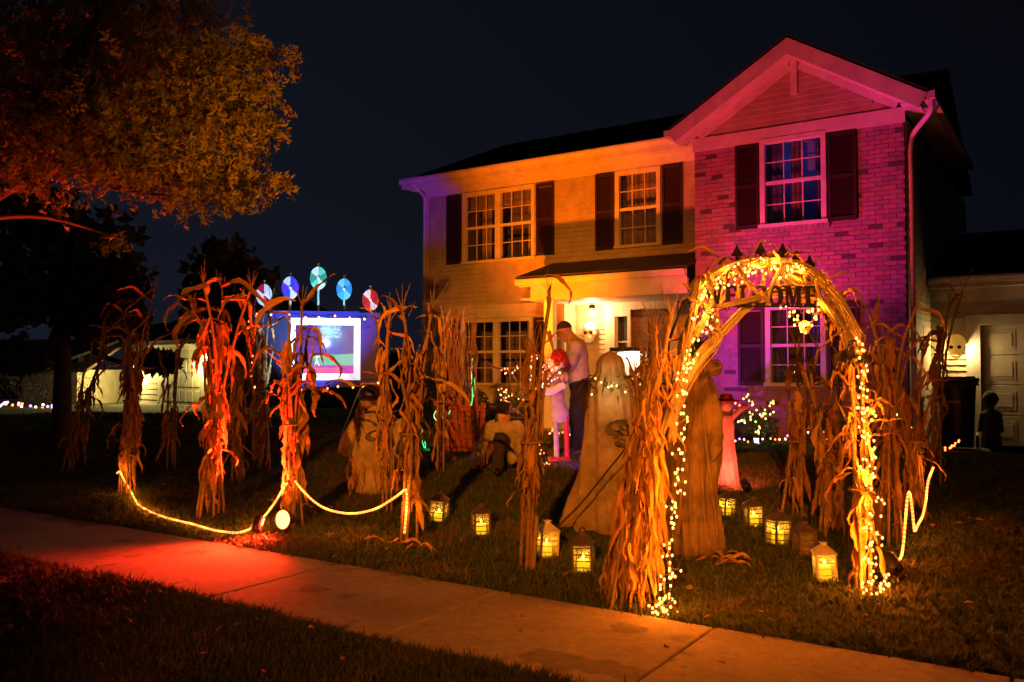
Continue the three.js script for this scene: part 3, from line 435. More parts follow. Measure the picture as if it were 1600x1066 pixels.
function corn(px, py, tx, ty, o) {
  const b = G(px, py), d = depth(b), tp = atDepth(tx, ty, d), h = tp.y - b.y, lean = V(tp.x - b.x, 0, tp.z - b.z);
  const t = thing('corn_stalk_bundle', o.label, 'corn stalks', b, 0, 'dried corn stalk bundles standing round the front yard');
  const n = o.n ?? 6, rb = (o.rb ?? 0.14) * 0.8, rt = (o.rt ?? 0.3) * 0.75, rw = o.rw ?? 0.05, wy = o.waist ?? 0.42, mats = o.mats ?? [M.husk, M.husk, M.huskDark, M.huskPale], L = o.len ?? 0.46;
  for (let i = 0; i < n; i++) {
    const a = (i / n) * 6.283 + rr(-0.5, 0.5), a2 = a + rr(-0.7, 0.7), hh = h * (i === 0 ? 0.9 : rr(0.62, 0.92)), kl = hh / h;
    const P = [V(Math.cos(a) * rb * rr(0.5, 1.1), -0.02, Math.sin(a) * rb * rr(0.5, 1.1)), V(Math.cos(a) * rw + lean.x * wy * 0.8, h * wy, Math.sin(a) * rw + lean.z * wy * 0.8), V(Math.cos(a2) * rt * 0.5 + lean.x * 0.75, h * 0.72, Math.sin(a2) * rt * 0.5 + lean.z * 0.75), V(Math.cos(a2) * rt * rr(0.5, 1.2) + lean.x * kl, hh, Math.sin(a2) * rt * rr(0.5, 1.2) + lean.z * kl)].filter((p, k) => k !== 2 || hh > h * 0.76);
    const curve = new THREE.CatmullRomCurve3(P), s = sub('stalk', t);
    mesh('cane', new THREE.TubeGeometry(curve, 12, 0.011 + 0.004 * rnd(), 6, false), M.stalk, s);
    const nl = o.leaves ?? 10;
    for (let k = 0; k < nl; k++) { const u = lerp(o.from ?? 0.16, 1, (k + rnd() * 0.6) / nl), q = curve.getPoint(Math.min(1, u)); const kind = o.tight ? (u > 0.86 ? 'up' : 'hang') : u > 0.85 ? pick(['up', 'up', 'arch', 'reach']) : u > 0.6 ? pick(['arch', 'hang', 'hang', 'reach']) : pick(['hang', 'hang', 'hang', 'arch']); putLeaf(s, kind, q, rr(0, 6.283), L * rr(0.6, 1.15) * (u < 0.3 ? 0.75 : 1) * (o.tight && u > 0.75 ? 0.55 : 1), pick(mats), 'leaf', rr(1.1, 2) * (o.tight ? 0.4 : 1)); }
    const e = curve.getPoint(1), tg = []; for (let k = 0; k < 5; k++) { const dir = V(rr(-0.5, 0.5), 1, rr(-0.5, 0.5)).multiplyScalar(rr(0.1, 0.24)); tg.push(bar(e, e.clone().add(dir), 0.004, 4, 0.002)); } mesh('tassel', tg, M.stalk, s);
  }
  for (let k = 0; k < (o.skirt ?? 24); k++) { const y = h * rr(o.tight ? 0.12 : 0.22, wy + (o.tight ? 0.1 : 0.34)), k2 = y / h; putLeaf(t, 'hang', V(lean.x * k2 * 0.85 + rr(-1, 1) * (o.tight ? lerp(0.18, 0.03, k2 / 0.66) : rw), y, lean.z * k2 * 0.85 + rr(-1, 1) * (o.tight ? lerp(0.18, 0.03, k2 / 0.66) : rw)), rr(0, 6.283), Math.min(L * rr(0.8, 1.5), y * 0.95), pick(mats), 'husk', rr(1.1, 2.1) * (o.tight ? 0.42 : 1)); }
  for (const [fy, dir, len] of o.reach ?? []) { const q = V(lean.x * fy, h * fy, lean.z * fy); putLeaf(t, fy > 0.7 ? 'arch' : 'reach', q, YAW + dir, len, pick(mats), 'leaf', 1.1); }
  if (o.tie !== false) mesh('tie', at(new THREE.TorusGeometry(rw + 0.03, 0.012, 6, 20), lean.x * wy * 0.8, h * wy, lean.z * wy * 0.8, Math.PI / 2, 0, 0), M.stalk, t);
  return t;
}
const PI = Math.PI;
corn(104, 740, 168, 492, { label: 'thin dim corn stalk bundle leaning right beside the dark tree trunk, leftmost of all', n: 3, leaves: 8, rb: 0.1, rt: 0.15, skirt: 12 });
corn(196, 772, 218, 425, { label: 'corn stalk bundle at the far left end of the glowing rope light', n: 6, leaves: 9, rt: 0.28, reach: [[0.86, PI, 0.75], [0.8, PI - 0.3, 0.8], [0.7, PI, 0.6]] });
corn(268, 735, 268, 520, { label: 'small dim corn stalk bundle in front of the neighbouring garage door', n: 3, leaves: 7, rb: 0.08, rt: 0.2, skirt: 6 });
corn(328, 808, 350, 408, { label: 'tall red lit corn stalk bundle with wide spread top, left of the red floodlight', n: 7, leaves: 9, rb: 0.2, rt: 0.42, reach: [[0.9, 0, 0.8], [0.93, PI, 0.9], [0.84, 0.3, 0.7], [0.8, PI, 0.8]] });
corn(368, 757, 372, 500, { label: 'dark red corn stalk bundle standing behind the tall red lit one', n: 4, leaves: 8, rb: 0.14, rt: 0.25 });
corn(412, 735, 404, 440, { label: 'dim corn stalk bundle left of the glowing screen', n: 4, leaves: 8, rt: 0.25 });
corn(455, 826, 462, 440, { label: 'bright red corn stalk bundle right above the red floodlight, before the screen', n: 7, leaves: 9, rb: 0.13, rt: 0.3, reach: [[0.92, PI, 0.7], [0.66, PI, 0.6], [0.8, 0, 0.6]] });
corn(606, 800, 600, 452, { label: 'amber corn stalk bundle before the figure in the dark round cap', n: 4, leaves: 7, rb: 0.1, rt: 0.18, len: 0.36, skirt: 12, reach: [[0.62, 0, 0.6], [0.55, PI, 0.7]] });
corn(641, 850, 652, 440, { label: 'amber corn stalk bundle at the right end of the rope light swag', n: 5, leaves: 8, rb: 0.12, rt: 0.22, len: 0.38, skirt: 16, reach: [[0.62, 0, 0.6], [0.9, PI, 0.5], [0.86, 0, 0.5]] });
corn(688, 742, 690, 470, { label: 'dim corn stalk bundle against the left house corner', n: 3, leaves: 6, rb: 0.1, rt: 0.18, len: 0.34, skirt: 8 });
corn(822, 888, 848, 420, { label: 'corn stalk bundle tied to the wooden stake, one leaf curling past the porch roof', n: 5, leaves: 8, rb: 0.09, rt: 0.1, len: 0.3, skirt: 18, mats: [M.husk, M.huskDark, M.huskDark], reach: [[0.97, 0.4, 0.4]] });
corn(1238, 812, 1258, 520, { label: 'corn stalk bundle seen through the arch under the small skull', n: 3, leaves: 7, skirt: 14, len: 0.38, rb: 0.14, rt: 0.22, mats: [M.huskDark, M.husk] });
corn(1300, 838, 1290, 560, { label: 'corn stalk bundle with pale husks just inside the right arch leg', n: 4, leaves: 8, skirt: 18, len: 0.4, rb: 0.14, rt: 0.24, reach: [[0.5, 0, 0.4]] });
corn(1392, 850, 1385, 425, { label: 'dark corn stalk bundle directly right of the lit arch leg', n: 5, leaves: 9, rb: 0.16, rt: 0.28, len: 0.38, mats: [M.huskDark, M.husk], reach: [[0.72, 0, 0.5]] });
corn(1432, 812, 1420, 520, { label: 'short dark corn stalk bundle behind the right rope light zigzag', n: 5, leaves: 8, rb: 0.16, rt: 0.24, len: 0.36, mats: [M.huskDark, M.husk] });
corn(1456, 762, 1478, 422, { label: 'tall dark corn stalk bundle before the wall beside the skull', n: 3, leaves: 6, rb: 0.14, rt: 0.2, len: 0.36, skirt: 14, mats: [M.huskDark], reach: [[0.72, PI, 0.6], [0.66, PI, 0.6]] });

// fallen husks and debris
function fallen(px, py, n, spread, label, len = 0.35, mats = [M.husk, M.huskPale]) { const p = G(px, py), t = thing('fallen_husk', label, 'corn husks', p); for (let i = 0; i < n; i++) { const m = putLeaf(t, 'reach', V(rr(-spread, spread), 0.025, rr(-spread, spread) * 0.4), rr(0, 6.28), len * rr(0.6, 1.1), pick(mats), 'husk', 1.3); m.rotation.x = rr(-0.3, 0.3); m.rotation.z = -0.35; } return t; }
fallen(655, 858, 4, 0.1, 'pale corn husks fallen at the foot of the rope light bundle', 0.28, [M.huskPale]);
fallen(600, 850, 6, 0.2, 'corn husks strewn left of the rope light bundle', 0.35);
fallen(1100, 882, 6, 0.18, 'curled corn husks lying before the draped right figure', 0.35);
fallen(1165, 878, 3, 0.12, 'few flat corn husks on the grass right of the draped figure', 0.3);
fallen(188, 882, 5, 0.2, 'dry leaf scraps lying on the red lit sidewalk', 0.22);
fallen(14, 806, 2, 0.05, 'single bent corn leaf at the left frame edge', 0.4);
fallen(500, 800, 4, 0.25, 'red lit corn husks right of the red floodlight', 0.3);
fallen(1400, 905, 3, 0.15, 'dark husk scraps outside the right arch leg', 0.25, [M.huskDark]);

// ================================================================ string lights and rope lights
const bulbGeo = ball(0.0075, 0, 0, 0, 1, 1.3, 1, 8), bulbSmall = ball(0.014, 0, 0, 0, 1, 1.2, 1, 8);
function stringLights(label, group, pts, n, mats, o = {}) {
  const b = pts[0].clone(), t = thing('string_lights', label, 'string lights', b, 0, group), loc = pts.map((p) => p.clone().sub(b)), curve = new THREE.CatmullRomCurve3(loc), j = o.jitter ?? 0.03, all = [];
  for (let i = 0; i < n; i++) { const q = curve.getPoint(n > 1 ? i / (n - 1) : 0); all.push(q.add(V(rr(-j, j), rr(-j, j) * (o.jy ?? 1), rr(-j, j)))); }
  if (o.wire !== false) mesh('wire', new THREE.TubeGeometry(new THREE.CatmullRomCurve3(all), n * 3, 0.0028, 4, false), M.wire, t);
  all.forEach((q, i) => {
    const m = mesh('bulb', o.geo ?? bulbGeo, Array.isArray(mats) ? pick(mats) : mats, t, false); m.position.copy(q).y -= 0.009; m.castShadow = false;
    if (o.every && i % o.every === (o.every >> 1)) pointLight('string_light', m.position.clone().add(b), o.color ?? C(1, 0.19, 0.008), (o.power ?? POWER.bulb) * o.every, 0.012);
  });
  return t;
}
function ropeLight(label, pts, every = 0.3) {
  const b = pts[0].clone(), t = thing('rope_light', label, 'rope light', b, 0, 'amber rope lights strung low along the corn stalks'), curve = new THREE.CatmullRomCurve3(pts.map((p) => p.clone().sub(b)), false, 'catmullrom', 0.4), L = curve.getLength();
  const m = mesh('glowing_tube', new THREE.TubeGeometry(curve, Math.ceil(L * 40), 0.009, 8, false), M.rope, t); m.castShadow = false;
  const nb = Math.ceil(L / 0.036), beads = Array.from({ length: nb }, (_, i) => { const q = curve.getPointAt((i + 0.5) / nb); return ball(0.0105, q.x, q.y, q.z, 1, 1, 1, 6); }); const bm = mesh('led_bead', beads, M.bead, t, false); bm.castShadow = false; bm.userData.kind = 'stuff';
  mesh('end_cap', [ball(0.014, 0, 0, 0)], M.black, t);
  const n = Math.max(2, Math.round(L / every)); for (let i = 0; i < n; i++) { const q = curve.getPointAt((i + 0.5) / n).add(b).add(V(0, 0.03, 0).addScaledVector(FWD, -0.03)); pointLight('rope_light_glow', q, C(1, 0.2, 0.012), POWER.rope * L / n * 10, 0.03); }
}
{
  const B = G(198, 772), D = G(455, 826), F = G(641, 852), path = (A, Z, list) => list.map(([x, y]) => { const p = onPlane(x, y, A, Z).addScaledVector(FWD, -0.1), g = G(x, y); return p.y < ground(p.x, p.z) + 0.03 ? g.setY(g.y + 0.03) : p; });
  ropeLight('long rope light swag dipping between the far left bundle and the red floodlight bundle', path(B, D, [[188, 738], [193, 735], [198, 745], [203, 770], [215, 792], [232, 803], [250, 811], [275, 818], [300, 824], [335, 834], [370, 838], [392, 831], [410, 815], [430, 788], [444, 766], [453, 752]]));
  ropeLight('shorter rope light swag right of the red floodlight, ending in a vertical drop', path(D, F, [[464, 748], [475, 762], [490, 777], [505, 788], [522, 795], [545, 799], [566, 798], [592, 791], [612, 779], [628, 768], [636, 762], [638, 772], [637, 795], [634, 830]]));
  const r0 = G(1392, 888), r1 = G(1448, 812);
  ropeLight('rope light zigzag on the dark stalks at the far right', path(r0, r1, [[1391, 884], [1397, 868], [1402, 848], [1405, 815], [1408, 780], [1411, 766], [1414, 775], [1417, 798], [1420, 825], [1426, 815], [1433, 802], [1438, 780], [1440, 760], [1443, 745], [1450, 728]]));
}

// ================================================================ the welcome arch
const PL = G(1022, 938), PR = G(1356, 922), A = (x, y, off = 0) => onPlane(x, y, PL, PR).addScaledVector(FWD, -off);
const archU = PR.clone().sub(PL).setY(0).normalize(), archN = V(-archU.z, 0, archU.x), archTurn = Math.atan2(-archU.z, archU.x);
const HOOP = [[1024, 936], [1030, 800], [1040, 690], [1050, 600], [1065, 530], [1090, 470], [1125, 430], [1165, 411], [1205, 405], [1245, 414], [1285, 440], [1315, 480], [1333, 530], [1342, 600], [1350, 700], [1355, 800], [1358, 920]];
{
  const t = thing('garden_arch', 'iron welcome arch wrapped in husks and stretched webbing with black spade finials', 'garden arch', PL);
  const loc = (p) => p.clone().sub(PL);
  const front = HOOP.map(([x, y]) => loc(A(x, y))), back = front.map((p) => p.clone().addScaledVector(archN, (archN.dot(FWD) > 0 ? 1 : -1) * 0.3));
  for (const h of [front, back]) mesh('hoop', tube(h, 0.011, 90, 8), M.iron, t);
  for (let i = 1; i < HOOP.length - 1; i++) mesh('rung', bar(front[i], back[i], 0.006, 6), M.iron, t);
  for (const [x, y] of [[1150, 408], [1187, 404], [1221, 405], [1243, 416], [1263, 424], [1092, 468]]) {
    const p = loc(A(x, y, 0.02)), s = 0.06, sh = new THREE.Shape(); sh.moveTo(0, s * 1.35); sh.quadraticCurveTo(s * 0.25, s * 0.7, s * 0.62, s * 0.3); sh.quadraticCurveTo(s * 0.35, s * 0.12, s * 0.12, s * 0.25); sh.lineTo(s * 0.12, -s * 0.9); sh.lineTo(-s * 0.12, -s * 0.9); sh.lineTo(-s * 0.12, s * 0.25); sh.quadraticCurveTo(-s * 0.35, s * 0.12, -s * 0.62, s * 0.3); sh.quadraticCurveTo(-s * 0.25, s * 0.7, 0, s * 1.35);
    const g = new THREE.ExtrudeGeometry(sh, { depth: 0.012, bevelEnabled: true, bevelSize: 0.003, bevelThickness: 0.003, bevelSegments: 1 }); g.rotateY(archTurn); mesh('finial', g.translate(p.x, p.y + 0.02, p.z), M.iron, t);
  }
  // husks bound along the hoop
  const hc = new THREE.CatmullRomCurve3(front);
  for (let i = 0; i < 200; i++) { const u = rr(0.2, 0.86), q = hc.getPoint(u).add(V(rr(-0.06, 0.06), rr(-0.05, 0.05), rr(-0.06, 0.06))); putLeaf(t, pick(u > 0.72 || u < 0.3 ? ['hang', 'hang', 'arch'] : ['arch', 'reach', 'hang']), q, rr(0, 6.28), rr(0.14, 0.32), pick(u > 0.66 ? [M.husk, M.huskDark, M.huskPale] : [M.husk, M.huskPale, M.huskPale]), 'husk', 1.2); }
  // stretched webbing: bundles of fibres between anchor points
  const webs = [[[[1270, 452], [1190, 462], [1125, 520], [1070, 580], [1040, 650], [1022, 720]], 0.09, 26], [[[1078, 478], [1105, 440], [1150, 418], [1205, 410], [1255, 424], [1300, 465], [1336, 528]], 0.13, 52], [[[1140, 420], [1166, 452], [1186, 470], [1192, 476]], 0.05, 12, 0.16], [[[1212, 418], [1196, 446], [1188, 474]], 0.04, 10, 0.16], [[[1215, 428], [1262, 456], [1300, 500], [1322, 545]], 0.1, 26], [[[1100, 500], [1120, 520], [1085, 570], [1050, 640]], 0.2, 30], [[[1085, 455], [1075, 520], [1062, 590], [1046, 680]], 0.16, 26], [[[1192, 462], [1140, 474], [1105, 480], [1082, 470]], 0.05, 10, 0.15], [[[1096, 440], [1104, 462], [1098, 490], [1080, 520]], 0.07, 14, 0.16], [[[1262, 440], [1268, 462], [1290, 490], [1318, 530]], 0.06, 12, 0.15]];
  for (const [pts, w, n, off = 0.07] of webs) { const g = []; for (let k = 0; k < n; k++) { const a = rr(-1, 1), b = rr(-1, 1), P = pts.map(([x, y], i) => { const e = Math.abs(i / (pts.length - 1) - 0.5) * 2, ww = w * (0.35 + 0.65 * Math.pow(Math.abs(lerp(1, e, 0.5)), 1)) * 0.5; return loc(A(x, y, off)).add(V(0, 1, 0).multiplyScalar(lerp(a, b, i / pts.length) * ww)).addScaledVector(archU, rr(-0.25, 0.25) * ww).addScaledVector(archN, rr(-0.4, 0.4) * ww); }); g.push(tube(P, rr(0.002, 0.008), 16, 4)); } mesh('webbing', g, M.gauze, t); }
}
{ // WELCOME letters hung under the top of the arch
  const p0 = A(1094, 478, 0.12), p1 = A(1268, 474, 0.12), t = thing('welcome_sign', 'black letters spelling WELCOME inside the top of the arch', 'sign', p0, archTurn), L = p0.distanceTo(p1);
  mesh('sign_bar', [cyl(0.006, 0.006, L, L / 2, -0.006, 0, 8, 0, 0, PI / 2)], M.iron, t);
  let x = 0; const word = 'WELCOME', wd = [1.25, 0.95, 0.9, 0.98, 1.08, 1.28, 0.95], k = L / wd.reduce((a, b) => a + b);
  [...word].forEach((ch, i) => { const g = new TextGeometry(ch, { font: font.serif, size: 0.115, depth: 0.014, curveSegments: 4, bevelEnabled: true, bevelSize: 0.003, bevelThickness: 0.002, bevelSegments: 1 }); g.computeBoundingBox(); const bw = g.boundingBox.max.x - g.boundingBox.min.x; g.translate(-g.boundingBox.min.x, 0, 0); g.scale((wd[i] * k * 0.92) / bw, 1.12, 1); mesh('letter', g.translate(x, 0, 0), M.black, t); x += wd[i] * k; });
}
corn(982, 944, 1034, 440, { label: 'large corn stalk bundle forming the left pillar of the welcome arch', n: 14, leaves: 10, rb: 0.24, rt: 0.14, rw: 0.035, waist: 0.56, skirt: 190, len: 0.46, tight: true, mats: [M.husk, M.husk, M.huskPale, M.huskDark], reach: [] });
corn(1352, 925, 1338, 545, { label: 'slim corn stalk bundle wound with bulbs forming the right pillar of the arch', n: 4, leaves: 7, rb: 0.07, rt: 0.08, rw: 0.05, skirt: 10, len: 0.34, mats: [M.huskPale, M.husk], reach: [[0.62, PI, 0.3], [0.66, 0, 0.32], [0.6, 0.3, 0.3]] });
const g1 = 'amber string lights wound on the welcome arch';
const leg = (list, off = 0.1) => list.map(([x, y]) => A(x, y, off));
stringLights('amber string lights running down the right side of the left arch pillar', g1, leg([[1048, 575], [1050, 610], [1051, 650], [1047, 690], [1044, 720], [1046, 750], [1032, 775], [1040, 800], [1032, 840], [1040, 868], [1026, 885], [1034, 905], [1020, 925], [1034, 928], [1004, 930], [1034, 915]], 0.34), 100, M.bulb, { jitter: 0.035, every: 8 });
stringLights('dense amber string lights over the crown of the arch', g1, leg([[1086, 500], [1092, 480], [1100, 460], [1118, 445], [1138, 432], [1150, 422], [1165, 425], [1185, 408], [1200, 416], [1222, 410], [1240, 418], [1205, 425], [1165, 420], [1130, 436], [1110, 446], [1085, 470]], 0.12), 78, M.bulb, { jitter: 0.045, every: 9 });
stringLights('cluster of amber string lights hanging left of the arch crown to the pillar', g1, leg([[1092, 478], [1096, 500], [1085, 510], [1075, 545], [1068, 556], [1062, 575], [1056, 590]], 0.26), 30, M.bulb, { jitter: 0.05, every: 9 });
stringLights('amber string lights drooping under the right shoulder of the arch', g1, leg([[1215, 482], [1230, 490], [1245, 492], [1262, 490], [1270, 478], [1258, 498], [1250, 505], [1235, 500], [1240, 512], [1262, 505]], 0.1), 34, M.bulb, { jitter: 0.03, every: 9 });
stringLights('amber string lights covering the right arch leg', g1, leg([[1336, 570], [1334, 590], [1337, 610], [1330, 630], [1342, 642], [1352, 640], [1334, 655], [1340, 680], [1350, 690], [1358, 705], [1338, 712], [1345, 735], [1356, 730], [1338, 755], [1362, 770], [1345, 790], [1364, 800], [1340, 815], [1362, 825], [1340, 842], [1358, 850], [1340, 870], [1352, 880], [1338, 900], [1346, 915], [1362, 918], [1374, 905], [1370, 890], [1352, 905]], 0.14), 128, M.bulb, { jitter: 0.03, every: 9 });
stringLights('few amber bulbs beside the black crow on the right arch shoulder', g1, leg([[1318, 530], [1326, 535], [1330, 548], [1322, 552]], 0.2), 6, M.bulb, { jitter: 0.02, every: 6 });

// ================================================================ flood lamps
function floodlight(label, p, target, face, angle, power, pen = 0.7, size = 0.06, hot = 6) {
  const t = thing('floodlight', label, 'floodlight', p), c = V(0, 0.13, 0), dir = target.clone().sub(p).sub(c).normalize();
  const q = new THREE.Quaternion().setFromUnitVectors(V(0, 0, 1), dir), aim = (g) => g.applyQuaternion(q).translate(c.x, c.y, c.z);
  mesh('housing', aim(merge([at(lathe([[0.02, -0.09], [0.045, -0.085], [0.05, -0.02], [size + 0.012, 0.03], [size + 0.012, 0.045], [size, 0.045], [size, 0.032], [0.001, 0.02]], 20), 0, 0, 0, PI / 2, 0, 0)])), M.plasticBlack, t, false);
  const lens = mesh('lamp_lens', aim(at(new THREE.CircleGeometry(size, 20), 0, 0, 0.036)), glow(face.r, face.g, face.b, hot), t, false); lens.castShadow = false;
  mesh('stake', [cyl(0.006, 0.012, 0.14, 0, 0.02, 0, 8), box(0.02, 0.03, 0.03, 0, 0.1, 0)], M.plasticBlack, t);
  const l = spot('floodlight_beam', p.clone().add(c).addScaledVector(dir, 0.055), target, face, power, angle, pen, size * 0.8);
  return l;
}
const RED = C(1, 0.03, 0.008), ORANGE = C(1, 0.15, 0.001), MAGENTA = C(0.8, 0, 1), VIOLET = C(0.3, 0.05, 1);
floodlight('red floodlight glowing white hot in the grass under the swag of rope light', G(446, 834), G(345, 840).add(V(0, 0.3, 0)).addScaledVector(FWD, -0.95), RED, 0.95, POWER.redFlood, 0.95, 0.085, 60);
floodlight('added second red floodlight low in the grass between the two brightest red stalk bundles', G(404, 838), G(452, 822).add(V(0, 0.95, 0)).addScaledVector(FWD, 0.1), RED, 0.6, POWER.redFlood * 0.5, 0.8, 0.035, 1);  // unseen lamp, added to redden the bundle above the main flood
floodlight('added red floodlight behind the rope light, aimed at the tall red lit stalks', G(428, 803), G(330, 810).add(V(0, 0.95, 0)), RED, 0.62, POWER.redFlood * 0.75, 0.8, 0.035, 1);  // unseen lamp, added to light the tall bundle left of the main flood
floodlight('orange floodlight in the bed before the porch, aimed at the upper wall', V(-8.8, ground(-8.8, -11.2), -11.2), V(-8.9, 5.2, MZ), ORANGE, 0.5, POWER.orangeFlood, 0.8, 0.13);
floodlight('magenta floodlight in the bed before the brick bay', V(-6.9, ground(-6.9, -12.9), -12.9), V(-3.2, 2.9, BZ), MAGENTA, 0.58, POWER.magentaFlood, 0.7);
floodlight('red floodlight behind the magenta one, aimed at the gable', V(-5.3, ground(-5.3, -11.3), -11.3), V(-4.1, 5.2, BZ), C(1, 0.045, 0.075), 0.6, POWER.redBay, 0.9);
floodlight('violet floodlight on the lawn behind the left hooded figure, aimed at the porch gutter', G(913, 741), V(-6.9, 2.0, -13), VIOLET, 1.2, POWER.violetFlood, 0.9);
floodlight('violet spotlight left of the house aimed at the eave corner', G(676, 712), V(-12.9, 5.5, -15.6), C(0.5, 0.06, 1), 0.13, POWER.violetCorner, 0.9);
floodlight('small red floodlight in the grass behind the lantern row', G(1164, 777), G(1128, 752).add(V(0, 0.45, 0)), C(1, 0.07, 0.04), 1.25, POWER.lawnRed, 0.8, 0.03);
floodlight('black floodlight at the foot of the left arch pillar', G(1020, 946), A(1085, 660).addScaledVector(FWD, 1.3), C(1, 0.24, 0.012), 0.75, 9, 0.8, 0.05);
floodlight('black floodlight outside the right arch leg', G(1392, 908), A(1360, 700).addScaledVector(FWD, 2.2), C(1, 0.26, 0.02), 0.5, 0.7, 0.8, 0.045);
{ // street lamp across the street, behind the camera: a sodium lamp on a pole
  const p = V(7.5, 0, 17), t = thing('street_lamp', 'sodium street lamp across the street behind the photographer', 'street lamp', p);
  mesh('pole', [cyl(0.11, 0.06, 7, 0, 3.5, 0, 12)], std(C(0.2, 0.2, 0.2), 0.6), t); mesh('arm', tube([V(0, 6.9, 0), V(-0.5, 7.3, -0.4), V(-1.6, 7.4, -1.3)], 0.04), std(C(0.2, 0.2, 0.2), 0.6), t);
  mesh('lamp_head', [rbox(0.35, 0.14, 0.7, 0.05, -1.75, 7.45, -1.45, 0, 0.87, 0)], std(C(0.25, 0.25, 0.25), 0.5), t); mesh('lamp_lens', box(0.24, 0.02, 0.45, -1.75, 7.372, -1.45, 0, 0.87, 0), glow(1, 0.5, 0.12, 3), t);
  spot('street_lamp_light', p.clone().add(V(-1.75, 7.33, -1.45)), V(-5.5, 1.45, -9.6), C(1, 0.225, 0.006), POWER.street, 0.17, 0.8, 0.15);
  spot('street_lamp_light', p.clone().add(V(-1.75, 7.33, -1.45)), V(-10.0, 2.3, MZ), C(1, 0.26, 0.008), POWER.addedWallBeam, 0.115, 0.7, 0.15);  // second narrow beam from the same head, added to brighten the left siding
}

floodlight('added amber floodlight at the foot of the street tree, aimed up into its crown', V(-7.4, 0, -3.3), V(-6.6, 3.6, -5.6), C(1, 0.38, 0.02), 0.7, POWER.tree, 0.9);  // unseen lamp outside the frame, added to brighten the leaves
// ================================================================ lanterns
const frosted = new THREE.MeshPhysicalMaterial({ color: C(0.95, 0.88, 0.7), roughness: 0.3, transmission: 0.95, thickness: 0 });
function lantern(px, py, hpx, label, o = {}) {
  const p = G(px, py), h = hpx * mpp(p), t = thing('candle_lantern', label, 'lantern', p, o.turn ?? rr(0.2, 1.0), 'candle lanterns set out on the lawn'), lean = t.rotation.set(rr(-0.05, 0.05), t.rotation.y, rr(-0.06, 0.06)), mat = o.mat ?? M.lantern, w = h * 0.25, b = h * 0.62;
  mesh('base', rbox(w * 2.1, h * 0.05, w * 2.1, 0.004, 0, h * 0.025, 0), mat, t);
  for (const [x, z] of [[-1, -1], [1, -1], [1, 1], [-1, 1]]) mesh('post', box(w * 0.2, b, w * 0.2, x * w * 0.9, h * 0.05 + b / 2, z * w * 0.9), mat, t);
  for (let k = 0; k < 4; k++) for (let s = 0; s < 4; s++) mesh('slat', at(box(w * 1.6, h * 0.022, w * 0.08), 0, 0, 0).translate(0, h * (0.16 + k * 0.15), w * 0.9).rotateY(s * PI / 2), mat, t);
  for (let s = 0; s < 4; s++) mesh('frosted_pane', box(w * 1.6, b * 0.98, 0.002, 0, h * 0.05 + b / 2, w * 0.8).rotateY(s * PI / 2), frosted, t);
  mesh('eave', rbox(w * 2.2, h * 0.035, w * 2.2, 0.003, 0, h * 0.05 + b + h * 0.017, 0), mat, t);
  const roof = new THREE.CylinderGeometry(w * 0.45, w * 1.5, h * 0.17, 4); roof.rotateY(PI / 4); mesh('roof', roof.translate(0, b + h * 0.17, 0), mat, t);
  mesh('chimney', [box(w * 0.5, h * 0.06, w * 0.5, 0, b + h * 0.285, 0), box(w * 0.7, h * 0.015, w * 0.7, 0, b + h * 0.32, 0)], mat, t);
  mesh('ring', at(new THREE.TorusGeometry(w * 0.3, w * 0.06, 6, 14), 0, b + h * 0.36, 0), M.iron, t);
  const ch = h * (o.candle ?? rr(0.2, 0.34));
  mesh('candle', [cyl(w * 0.62, w * 0.6, ch, 0, h * 0.05 + ch / 2, 0, 14)], o.off ? M.cloth : M.candle, t).castShadow = false;
  if (!o.off) { const fl = mesh('flame', ball(w * 0.12, 0, h * 0.05 + ch + w * 0.3, 0, 1, 2.2, 1, 8), glow(1, 0.7, 0.15, 16), t); fl.castShadow = false; pointLight('candle_light', p.clone().add(V(0, h * 0.05 + ch + w * 0.3, 0)), C(1, 0.56, 0.04), POWER.lantern * (h / 0.3) ** 2 * (o.k ?? rr(0.7, 1.3)), 0.015); }
  return t;
}
lantern(685, 816, 50, 'candle lantern standing alone right of the rope light, leftmost of the lanterns');
lantern(752, 837, 52, 'dim reddish candle lantern left of the wooden stake bundle', { k: 0.6 });
lantern(853, 870, 60, 'pale roofed candle lantern just right of the wooden stake', { mat: M.lanternWhite });
lantern(912, 895, 66, 'candle lantern left of the large arch pillar, nearest the sidewalk of the left ones');
lantern(1135, 807, 42, 'candle lantern beside the pink gowned figure, in red light');
lantern(1178, 824, 50, 'candle lantern second in the row running from the pink gowned figure');
lantern(1215, 852, 58, 'candle lantern third in the row, its candle low on the right');
lantern(1256, 868, 56, 'unlit brown lantern half hidden behind the inner corn stalks', { off: true });
lantern(1290, 906, 62, 'white lantern with pointed roof beside the lit right arch leg', { mat: M.lanternWhite, turn: 0.45, k: 1.3 });

// ================================================================ draped figures
function sdf(f, c, half, n) {
  const mc = new MarchingCubes(n, new THREE.MeshStandardMaterial(), false, false, 400000), hs = n / 2, p = V(0, 0, 0); mc.isolation = 0;
  for (let k = 0; k < n; k++) for (let j = 0; j < n; j++) for (let i = 0; i < n; i++) { p.set(c.x + ((i - hs) / hs) * half, c.y + ((j - hs) / hs) * half, c.z + ((k - hs) / hs) * half); mc.field[i + j * n + k * n * n] = -f(p); }
  mc.update(); const cnt = mc.count, pos = new Float32Array(cnt * 3); for (let i = 0; i < cnt; i++) { pos[i * 3] = mc.positionArray[i * 3] * half + c.x; pos[i * 3 + 1] = mc.positionArray[i * 3 + 1] * half + c.y; pos[i * 3 + 2] = mc.positionArray[i * 3 + 2] * half + c.z; }
  let g = new THREE.BufferGeometry(); g.setAttribute('position', new THREE.BufferAttribute(pos, 3)); g = mergeVertices(g, half / n * 0.05); g.computeVertexNormals(); return g;
}
